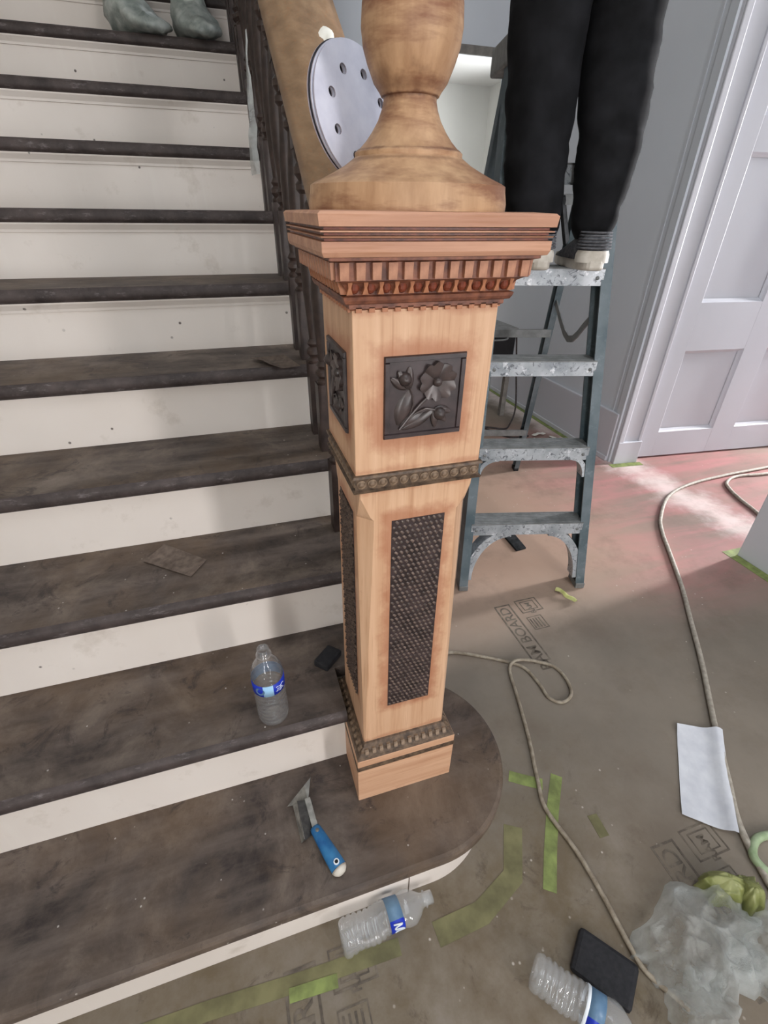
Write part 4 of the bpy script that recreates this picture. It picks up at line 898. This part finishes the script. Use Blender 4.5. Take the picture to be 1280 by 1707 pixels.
for i, (x, y, a) in enumerate(((-0.475, 2.375, 38), (-0.215, 2.400, 14))):
    rings = []
    m = Matrix.Translation((x, y, T10 + 0.001)) @ Matrix.Rotation(math.radians(180 + a), 4, 'Z')
    for k in range(13):
        t = k / 12; e = max(0.06, 1 - (abs(t - 0.5) * 2) ** 5) ** 0.5; w = 0.070 * e * (1 + 0.1 * math.sin(3 * t)); hgt = (0.165 if t < 0.3 else 0.165 - 0.105 * min(1, (t - 0.3) / 0.45)) * max(0.55, e); ring = []
        for j in range(24):
            b = 2 * PI * j / 24; p = Vector((w * math.cos(b), 0.27 * t, max(0.0, hgt * (0.5 + 0.5 * math.sin(b)))))
            r_ = noise.noise(p * 34 + Vector((i * 5, 0, 0))) * 0.013 + noise.noise(p * 80) * 0.005
            p = p + Vector((math.cos(b), 0, math.sin(b))) * r_; p.z = max(0.0, p.z); ring.append(m @ p)
        rings.append(ring)
    mb = MB().loft(rings)
    # loose gathered ankle cuff
    rings = []
    for k in range(8):
        t = k / 7; ring = []
        for j in range(24):
            b = 2 * PI * j / 24; p = Vector((0.064 * (1 - 0.10 * t) * math.cos(b), 0.065 + 0.072 * (1 - 0.12 * t) * math.sin(b), 0.09 + 0.17 * t))
            p += Vector((math.cos(b), math.sin(b), 0)) * noise.noise(p * 38 + Vector((3, i * 7, 1))) * 0.016; ring.append(m @ p)
        rings.append(ring)
    mb.loft(rings, caps=False)
    build(mb, 'shoe_cover', M['cover'], ps, smooth=2)

# ------------------------------------------------------------------ water bottles
def bottle_prof(h=0.205, r=0.0325, sag=1.0):
    p = [(0.0, 0.010), (0.012, 0.006), (0.020, 0.001), (0.027, 0.0), (0.031, 0.004), (r, 0.012)]
    z = 0.012
    for k in range(7):
        p += [(r - 0.0006, z + 0.003), (r - 0.0032, z + 0.006), (r - 0.0006, z + 0.009), (r, z + 0.0105)]; z += 0.0120
    p += [(r - 0.0008, z + 0.002), (r - 0.0010, z + 0.004), (r - 0.0010, z + 0.034), (r, z + 0.036), (r - 0.0006, z + 0.048), (r - 0.004, z + 0.060), (r - 0.011, z + 0.073), (r - 0.0175, z + 0.082), (0.0128, z + 0.087), (0.0122, z + 0.090), (0.0155, z + 0.091), (0.0155, z + 0.093), (0.0122, z + 0.0945), (0.0122, z + 0.108), (0.0108, z + 0.108), (0.0108, z + 0.09)]
    return p, z + 0.004
def bottle(label, m, mat, squash, segs, crush=0.0):
    """segs: label band segments (from, to, material)"""
    t = thing('water_bottle', label, 'bottle', m.translation, 'plastic water bottles')
    def shape(mb):
        for v in mb.v:
            if crush:
                k = noise.noise(Vector((v.x * 30, v.y * 30, v.z * 22 + 5))) * crush; rr_ = Vector((v.x, v.y, 0))
                if rr_.length > 0.006: v += rr_.normalized() * k
            v.y *= squash
        return xf(mb, m)
    prof, lz = bottle_prof()
    mb = MB(); mb.lathe(prof, 36, caps=False); build(shape(mb), 'shell', mat, t, smooth=2)
    lab = None
    for (a0, a1, mm) in segs:
        mb = MB(); rings = []; n = 14
        for z, rr_ in ((lz, 0.0322), (lz, 0.0328), (lz + 0.030, 0.0328), (lz + 0.030, 0.0322)):
            rings.append([Vector((rr_ * math.cos(a0 + (a1 - a0) * i / n), rr_ * math.sin(a0 + (a1 - a0) * i / n), z)) for i in range(n + 1)])
        mb.loft(rings, closed=False, caps=False); lab = build(shape(mb), 'label', mm, t, smooth=2)
    return t, shape, lz
R2 = math.radians
# facing angle of the camera from the standing bottle
bm1 = Matrix.Translation((-0.278, 0.268, 2 * RISE))
t, sh, lz = bottle('clear empty water bottle with blue label standing on the second step', bm1, M['clear'], 1.0, ((R2(-170), R2(-112), M['lbl_blue']), (R2(-112), R2(-76), M['lbl_light']), (R2(-76), R2(10), M['lbl_blue']), (R2(10), R2(190), M['lbl_mid'])))
mb = MB(); n = 16
ring = [Vector((0.0333 * math.cos(R2(-124) + 0.30 * math.cos(2 * PI * i / n)), 0.0333 * math.sin(R2(-124) + 0.30 * math.cos(2 * PI * i / n)), lz + 0.015 + 0.010 * math.sin(2 * PI * i / n))) for i in range(n)]
mb.add([p for p in ring], [list(range(n))]); build(sh(mb), 'label_emblem', M['lbl_mid'], t)
for (z0_, a0_, a1_) in ((0.008, -66, -34), (0.013, -62, -40), (0.019, -66, -30)):
    pts = [Vector((0.0331 * math.cos(R2(a0_ + (a1_ - a0_) * i / 6)), 0.0331 * math.sin(R2(a0_ + (a1_ - a0_) * i / 6)), lz + z0_ + 0.002 * math.sin(i * 1.7))) for i in range(7)]
    build(sh(MB().tube(pts, 0.0007, 5)), 'label_print', M['ink_white'], t)
# lying against the bottom riser
ax = Vector((0.172, 0.010, 0)).normalized()
def lying(p, ang, roll): return Matrix.Translation(p) @ Matrix.Rotation(ang, 4, 'Z') @ Matrix.Rotation(PI / 2, 4, 'Y') @ Matrix.Rotation(roll, 4, 'Z')
m2 = lying(Vector((-0.215, -0.048, 0.0325)), math.atan2(0.012, 0.18), 0.0)
t, sh, lz = bottle('crushed clear water bottle lying on the floor against the bottom step', m2, M['clear2'], 0.98, ((R2(95), R2(215), M['lbl_mid']), (R2(215), R2(268), M['lbl_blue']), (R2(268), R2(330), M['lbl_mid'])), 0.009)
pts = [(225, 0.006), (228, 0.024), (233, 0.012), (240, 0.008), (243, 0.023), (249, 0.026), (252, 0.012), (258, 0.008)]
pts = bez([(0.0345 * math.cos(R2(a)), 0.0345 * math.sin(R2(a)), lz + z) for a, z in pts], 4)
build(sh(MB().tube(pts, 0.0014, 6)), 'label_print', M['ink_white'], t)
m3 = lying(Vector((0.135, -0.205, 0.0325)), math.atan2(-0.104, 0.098), 0.4)
t, sh, lz = bottle('clear water bottle lying on the floor beside the black sanding pad', m3, M['clear2'], 0.98, ((R2(60), R2(200), M['lbl_mid']), (R2(200), R2(300), M['lbl_blue'])), 0.007)
# (the white band above its label)
mb = MB(); mb.lathe([(0.0330, lz - 0.004), (0.0336, lz - 0.003), (0.0336, lz + 0.001), (0.0330, lz + 0.002)], 30, caps=False); build(sh(mb), 'label_edge', M['ink_white'], t, smooth=2)

# ------------------------------------------------------------------ scraper with blue grip on the bottom tread
sc_ = thing('paint_scraper', 'steel paint scraper with blue handle lying on the bottom step', 'scraper', (-0.225, 0.075, RISE))
ZT = RISE
A, B = Vector((-0.232, 0.098, ZT + 0.016)), Vector((-0.197, 0.004, ZT + 0.014))
dirv = (B - A).normalized(); sd = Vector((-dirv.y, dirv.x, 0))
rings = []
for t_, w, h in ((0.0, 0.010, 0.008), (0.06, 0.0115, 0.010), (0.3, 0.013, 0.012), (0.7, 0.0155, 0.013), (0.9, 0.0160, 0.012), (0.97, 0.0135, 0.010), (1.0, 0.006, 0.005)):
    c = A.lerp(B, t_); rings.append([c + sd * w * math.cos(2 * PI * i / 20) + Vector((0, 0, h * math.sin(2 * PI * i / 20))) for i in range(20)])
hd = build(MB().loft(rings), 'handle', M['blue'], sc_, smooth=2)
rings = []
for t_, w, h in ((0.93, 0.0162, 0.0128), (0.985, 0.0135, 0.0108), (1.03, 0.0085, 0.007), (1.045, 0.003, 0.003)):
    c = A.lerp(B, t_); rings.append([c + sd * w * math.cos(2 * PI * i / 20) + Vector((0, 0, h * math.sin(2 * PI * i / 20))) for i in range(20)])
build(MB().loft(rings), 'metal_cap', M['shoesole'], hd, smooth=2)
c = A.lerp(B, 0.84) + Vector((0, 0, 0.0115)); build(MB().lathe([(0.0, 0.0004), (0.0035, 0.0004), (0.0036, 0.002), (0.0056, 0.002), (0.006, -0.002)], 18, c, caps=False), 'hanging_hole', M['ink_white'], hd, smooth=True)
build(MB().lathe([(0.0003, 0.0022), (0.0033, 0.0022), (0.0034, 0.0)], 14, c, caps=False), 'hole', M['black'], hd)
c = A.lerp(B, 0.12) + Vector((0, 0, 0.010)); build(MB().lathe([(0.004, -0.002), (0.004, 0.001), (0.0003, 0.0018)], 12, c, caps=False), 'rivet', M['steel'], hd, smooth=True)
# neck and scraping head
N0 = A + dirv * 0.006; N1 = Vector((-0.237, 0.156, ZT + 0.027))
build(MB().bar(N0, N1, 0.013, 0.004), 'neck', M['steel'], sc_, bevel=0.001)
def plate(pts, t=0.0016):
    mb = MB(); n = len(pts); P = [Vector(p) for p in pts]; nr = (P[1] - P[0]).cross(P[2] - P[0]).normalized() * t
    mb.add(P + [p + nr for p in P], [list(range(n))[::-1], list(range(n, 2 * n))] + [(i, (i + 1) % n, n + (i + 1) % n, n + i) for i in range(n)]); return mb
build(plate([(-0.281, 0.160, ZT + 0.008), (-0.236, 0.150, ZT + 0.022), (-0.222, 0.196, ZT + 0.030), (-0.238, 0.184, ZT + 0.028)]), 'blade', M['steel'], sc_)
build(plate([(-0.268, 0.158, ZT + 0.014), (-0.262, 0.082, ZT + 0.004), (-0.255, 0.083, ZT + 0.014), (-0.256, 0.152, ZT + 0.022)]), 'blade', M['steel'], sc_)
build(plate([(-0.258, 0.080, ZT + 0.012), (-0.231, 0.094, ZT + 0.005), (-0.228, 0.152, ZT + 0.024), (-0.259, 0.158, ZT + 0.023)]), 'blade', M['steeld'], sc_)

# ------------------------------------------------------------------ pads, sheets and scraps
def pad(name, pts, z0, z1, mat, label, cat, bev, group=None):
    cx = sum(p[0] for p in pts) / len(pts); cy = sum(p[1] for p in pts) / len(pts)
    return solo(MB().prism(pts, z0, z1), name, mat, label, cat, (cx, cy, z0), group, bevel=bev)
pad('sanding_pad', [(0.276, -0.170), (0.350, -0.262), (0.283, -0.314), (0.212, -0.222)], 0.0, 0.022, M['black'], 'black rectangular sanding pad lying on the floor beside the bag', 'sanding pad', 0.009)
pad('sanding_sponge', [(-0.172, 0.372), (-0.128, 0.412), (-0.100, 0.384), (-0.145, 0.343)], 2 * RISE, 2 * RISE + 0.020, M['black'], 'dark sanding sponge on the second step against the newel', 'sanding sponge', 0.004)
def sheet(name, pts, z, mat, label, cat, lift=0.004, group=None, th=0.0008):
    (a, b, c, d) = [Vector((p[0], p[1], z)) for p in pts]; s0 = random.random() * 10
    def f(u, v):
        p = (a.lerp(b, u)).lerp(d.lerp(c, u), v); e = max(abs(u - 0.5), abs(v - 0.5)) * 2
        p.z = z + th + 0.0012 + lift * (0.3 * e ** 3 + 0.35 * max(0, noise.noise(Vector((u * 2.5, v * 2.5, s0))))); return p
    rows = [[f(i / 10, j / 10) for j in range(11)] for i in range(11)]
    cc = (a + b + c + d) / 4
    return solo(thick_sheet(rows, th), name, mat, label, cat, cc, group, smooth=2)
sheet('sandpaper_sheet', [(-0.532, 0.651), (-0.488, 0.715), (-0.384, 0.614), (-0.420, 0.557)], 3 * RISE, M['sheet'], 'brown sandpaper sheet lying flat on the third step', 'sandpaper', 0.006, 'sandpaper sheets')
sheet('sandpaper_sheet', [(-0.196, 1.045), (-0.120, 0.915), (-0.070, 0.924), (-0.098, 1.06)], 5 * RISE, M['sheet'], 'curled sandpaper scrap on the fifth step near the balusters', 'sandpaper', 0.022, 'sandpaper sheets')
rows = []
for i in range(13):
    u = i / 12; row = []
    for j in range(9):
        v = j / 8
        a = Vector((0.861, 0.154, 0)).lerp(Vector((0.966, 0.094, 0)), u); b = Vector((0.669, -0.055, 0)).lerp(Vector((0.757, -0.135, 0)), u)
        p = a.lerp(b, v); over = math.exp(-((u - 0.86 - 0.1 * v) / 0.16) ** 2); p.z = 0.003 + 0.017 * over + 0.002 * noise.noise(Vector((u * 3, v * 3, 2))) + 0.006 * (abs(v - 0.5) * 2) ** 4; row.append(p)
    rows.append(row)
solo(thick_sheet(rows, 0.001), 'backing_paper', M['card'], 'stiff white paper sheet lying over the grey cord on the floor', 'paper', (0.81, 0.02, 0), smooth=2)
# green tape on the floor
def strip(pts_l, w, mat, label, z=0.0009):
    P = [Vector((x, y, 0)) for x, y in pts_l]; mb = MB(); A_, B_ = [], []
    for i, p in enumerate(P):
        t = (P[min(i + 1, len(P) - 1)] - P[max(i - 1, 0)]).normalized(); s_ = Vector((-t.y, t.x, 0)) * w / 2; A_.append((p + s_).to_tuple()[:2]); B_.append((p - s_).to_tuple()[:2])
    c = P[len(P) // 2]
    return solo(MB().prism(A_ + B_[::-1], 0.0002, z), 'tape_strip', mat, label, 'tape', (c.x, c.y, 0), 'green masking tape on the floor')
strip([(0.425, 0.128), (0.36, 0.05), (0.30, -0.03), (0.255, -0.095)], 0.030, M['tape'], 'long green tape strip on the floor under the thin tan cord')
strip([(0.30, 0.165), (0.33, 0.145), (0.375, 0.118)], 0.030, M['tape'], 'short green tape end beside the rounded bottom step')
strip([(0.452, 0.014), (0.449, -0.038)], 0.026, M['tape_d'], 'small lone green tape patch on the bare floor')
strip([(0.245, 0.05), (0.19, -0.045), (0.09, -0.085), (-0.02, -0.090)], 0.045, M['tape_d'], 'grimy green tape curving around the rounded bottom step')
strip([(-0.10, -0.085), (-0.30, -0.078), (-0.48, -0.066), (-0.85, -0.055)], 0.030, M['tape_d'], 'grimy green tape running along the bottom riser')
strip([(-0.235, -0.098), (-0.33, -0.092)], 0.022, M['tape'], 'bright green tape scrap on the floor left of the crushed bottle', 0.0018)
rows = crumple(10, 4, lambda u, v: (0.858 + 0.03 * u + 0.016 * v, 0.775 - 0.085 * u, 0.012 + 0.012 * math.sin(PI * v) + 0.004 * math.sin(7 * u)), 0.006, 40, 2)
solo(thick_sheet(rows, 0.0008), 'tape_scrap', M['tape_y'], 'curled yellow-green tape scrap on the floor before the stepladder', 'tape', (0.87, 0.73, 0), smooth=2)
pad('rubber_strip', [(0.855, 1.185), (0.912, 1.190), (0.905, 1.065), (0.852, 1.060)], 0.0, 0.010, M['ldark'], 'short dark strip lying under the stepladder', 'strip', 0.002)
# ------------------------------------------------------------------ cords and hose
def cord(name, pts, r, mat, label, cat, n=10, rn=8):
    P = bez([(x, y, (z if len(p_) > 2 else r + 0.001)) for p_ in pts for (x, y, z) in [((p_ + (r + 0.001,))[:3])]], n)
    c = P[0]; return solo(MB().tube(P, r, rn), name, mat, label, cat, (c.x, c.y, 0), smooth=2)
cord('extension_cord', [(3.30, 1.44), (2.85, 1.375), (2.42, 1.360), (2.12, 1.330), (1.90, 1.255), (1.70, 1.100), (1.60, 0.985), (1.51, 0.850), (1.37, 0.640), (1.25, 0.480), (1.13, 0.320), (1.02, 0.185), (0.955, 0.105), (0.86, -0.02), (0.790, -0.110), (0.750, -0.200), (0.735, -0.262), (0.73, -0.40)], 0.0085, M['cord'], 'thick grey cord sweeping over the floor from the door', 'cord', 14)
cord('extension_cord', [(3.2, 1.30), (2.70, 1.305), (2.48, 1.330), (2.35, 1.290), (2.29, 1.215), (2.25, 1.120), (2.22, 1.02), (2.18, 0.905), (2.16, 0.80), (2.2, 0.55)], 0.0085, M['cord'], 'grey cord loop beside the white door', 'cord', 12)
cord('tan_cable', [(0.27, 0.60), (0.331, 0.600), (0.42, 0.555), (0.500, 0.503), (0.535, 0.465), (0.545, 0.400), (0.545, 0.345), (0.575, 0.318), (0.620, 0.335), (0.640, 0.385), (0.635, 0.440), (0.605, 0.470), (0.550, 0.492, 0.016), (0.505, 0.497, 0.017), (0.478, 0.470), (0.452, 0.380), (0.411, 0.248), (0.366, 0.130), (0.345, 0.060), (0.360, -0.045), (0.362, -0.133), (0.357, -0.230), (0.362, -0.275), (0.40, -0.34)], 0.0055, M['cord2'], 'thin tan cord with a loop lying by the rounded step', 'cord', 12)
cord('garden_hose', [(0.95, -0.20), (0.86, -0.165), (0.80, -0.155), (0.758, -0.176), (0.752, -0.205), (0.770, -0.245), (0.80, -0.285), (0.86, -0.34)], 0.010, M['hose'], 'pale green hose loop at the right edge of the floor', 'hose', 12)
cord('power_lead', [(1.66, 2.60, 0.60), (1.69, 2.58, 0.35), (1.68, 2.50, 0.10), (1.60, 2.42), (1.52, 2.36), (1.40, 2.42), (1.48, 2.22), (1.62, 2.20)], 0.006, M['cordd'], 'thin dark lead hanging from the black case to the floor', 'cord', 10)
# ------------------------------------------------------------------ black case on a small stand by the hall wall
st_ = thing('trestle_stand', 'low pale wooden stand by the hall wall behind the stepladder', 'stand', (1.52, 2.75, 0))
for (x, y) in ((1.38, 2.62), (1.64, 2.62), (1.38, 2.88), (1.64, 2.88)):
    build(MB().box((x - 0.018, y - 0.018, 0), (x + 0.018, y + 0.018, 0.37)), 'leg', M['header'], st_, bevel=0.002)
build(MB().box((1.345, 2.585, 0.37), (1.675, 2.915, 0.395)), 'top', M['header'], st_, bevel=0.003)
cs = thing('tool_case', 'black tool case with dusty grey lid behind the stepladder', 'case', (1.52, 2.75, 0.396))
build(MB().box((1.37, 2.60, 0.396), (1.66, 2.90, 0.595)), 'body', M['boxblk'], cs, bevel=0.006)
ld_ = build(MB().box((1.36, 2.59, 0.598), (1.67, 2.91, 0.632)), 'lid', M['boxlid'], cs, bevel=0.005)
build(MB().tube(bez([(1.45, 2.594, 0.60), (1.45, 2.575, 0.57), (1.52, 2.570, 0.565), (1.58, 2.575, 0.57), (1.58, 2.594, 0.60)], 6), 0.006), 'handle', M['lalu'], cs, smooth=2)
for i, (x, y, a) in enumerate(((1.70, 2.20, 0.3), (1.76, 2.10, 1.4), (1.66, 2.10, 2.2))):
    rows = crumple(6, 3, lambda u, v: (x + math.cos(a) * (u - 0.5) * 0.12 - math.sin(a) * (v - 0.5) * 0.03, y + math.sin(a) * (u - 0.5) * 0.12 + math.cos(a) * (v - 0.5) * 0.03, 0.012 + 0.006 * math.sin(5 * u)), 0.007, 30, i)
    solo(thick_sheet(rows, 0.001), 'paper_scrap', M['rag'], ('long', 'middle-sized', 'small')[i] + ' pale paper shaving on the floor at the hall wall', 'paper scrap', (x, y, 0), 'paper shavings by the wall', smooth=2)

# ------------------------------------------------------------------ crumpled plastic bags
def bag(name, cx, cy, rx, ry, h, seed, mat, label, rot=0.0, cat='bag'):
    n1, n2 = 42, 64; rings = []
    for i in range(n1 + 1):
        t = i / n1; ring = []
        for j in range(n2):
            a = 2 * PI * j / n2; c_, s_ = math.cos(a), math.sin(a)
            edge = 1 + 0.36 * noise.noise(Vector((c_ * 1.8, s_ * 1.8, seed))) + 0.16 * (abs(noise.noise(Vector((c_ * 4, s_ * 4, seed)))) * 2 - 0.4)
            rr_ = (1 - t) * edge
            x, y = rx * rr_ * c_, ry * rr_ * s_
            xr, yr = x * math.cos(rot) - y * math.sin(rot), x * math.sin(rot) + y * math.cos(rot)
            base_ = h * (1 - (1 - t) ** 2.2)
            p = Vector((xr * 9, yr * 9, seed)); ridge = (1 - abs(noise.noise(p)) * 2.2); fine = 1 - abs(noise.noise(p * 2.6 + Vector((4, 4, 4)))) * 2
            vd = noise.voronoi(p * 1.5 + Vector((0.5 * noise.noise(p), 0.5 * noise.noise(p + Vector((7, 0, 0))), 0)))[0]; vd2 = noise.voronoi(p * 3.6)[0]
            crease = 1 - min(1, (vd[1] - vd[0]) * 2.2); cr2 = 1 - min(1, (vd2[1] - vd2[0]) * 2.2)
            z = base_ * (0.60 + 0.25 * ridge) + min(1, t * 6) * (0.020 * crease + 0.007 * cr2 + 0.008 * fine)
            ring.append((cx + xr, cy + yr, max(0.003, z + 0.003)))
        rings.append(ring)
    mb = MB(); mb.loft(rings, True, False)
    return solo(mb, name, mat, label, cat, (cx, cy, 0), smooth=2)
bag('plastic_bag', 0.505, -0.265, 0.155, 0.090, 0.040, 3.1, M['bag'], 'crumpled translucent plastic bag on the floor near the hose', 0.1)
bag('plastic_bag', 0.415, -0.365, 0.075, 0.062, 0.060, 8.7, M['bag'], 'white knotted end of plastic bag beside the black pad', 0.6)
bag('plastic_bag', 0.640, -0.335, 0.115, 0.075, 0.070, 5.5, M['bag'], 'whitest crumpled plastic bag at the lower right corner', 0.2)
bag('green_wrapper', 0.628, -0.210, 0.050, 0.032, 0.040, 2.2, M['green'], 'crumpled green wrapper poking out behind the plastic bag', -0.4, 'wrapper')
bag('green_wrapper', 0.665, -0.235, 0.040, 0.026, 0.046, 6.2, M['green'], 'pale yellow-green wrapper piece next to the hose loop', 0.9, 'wrapper')
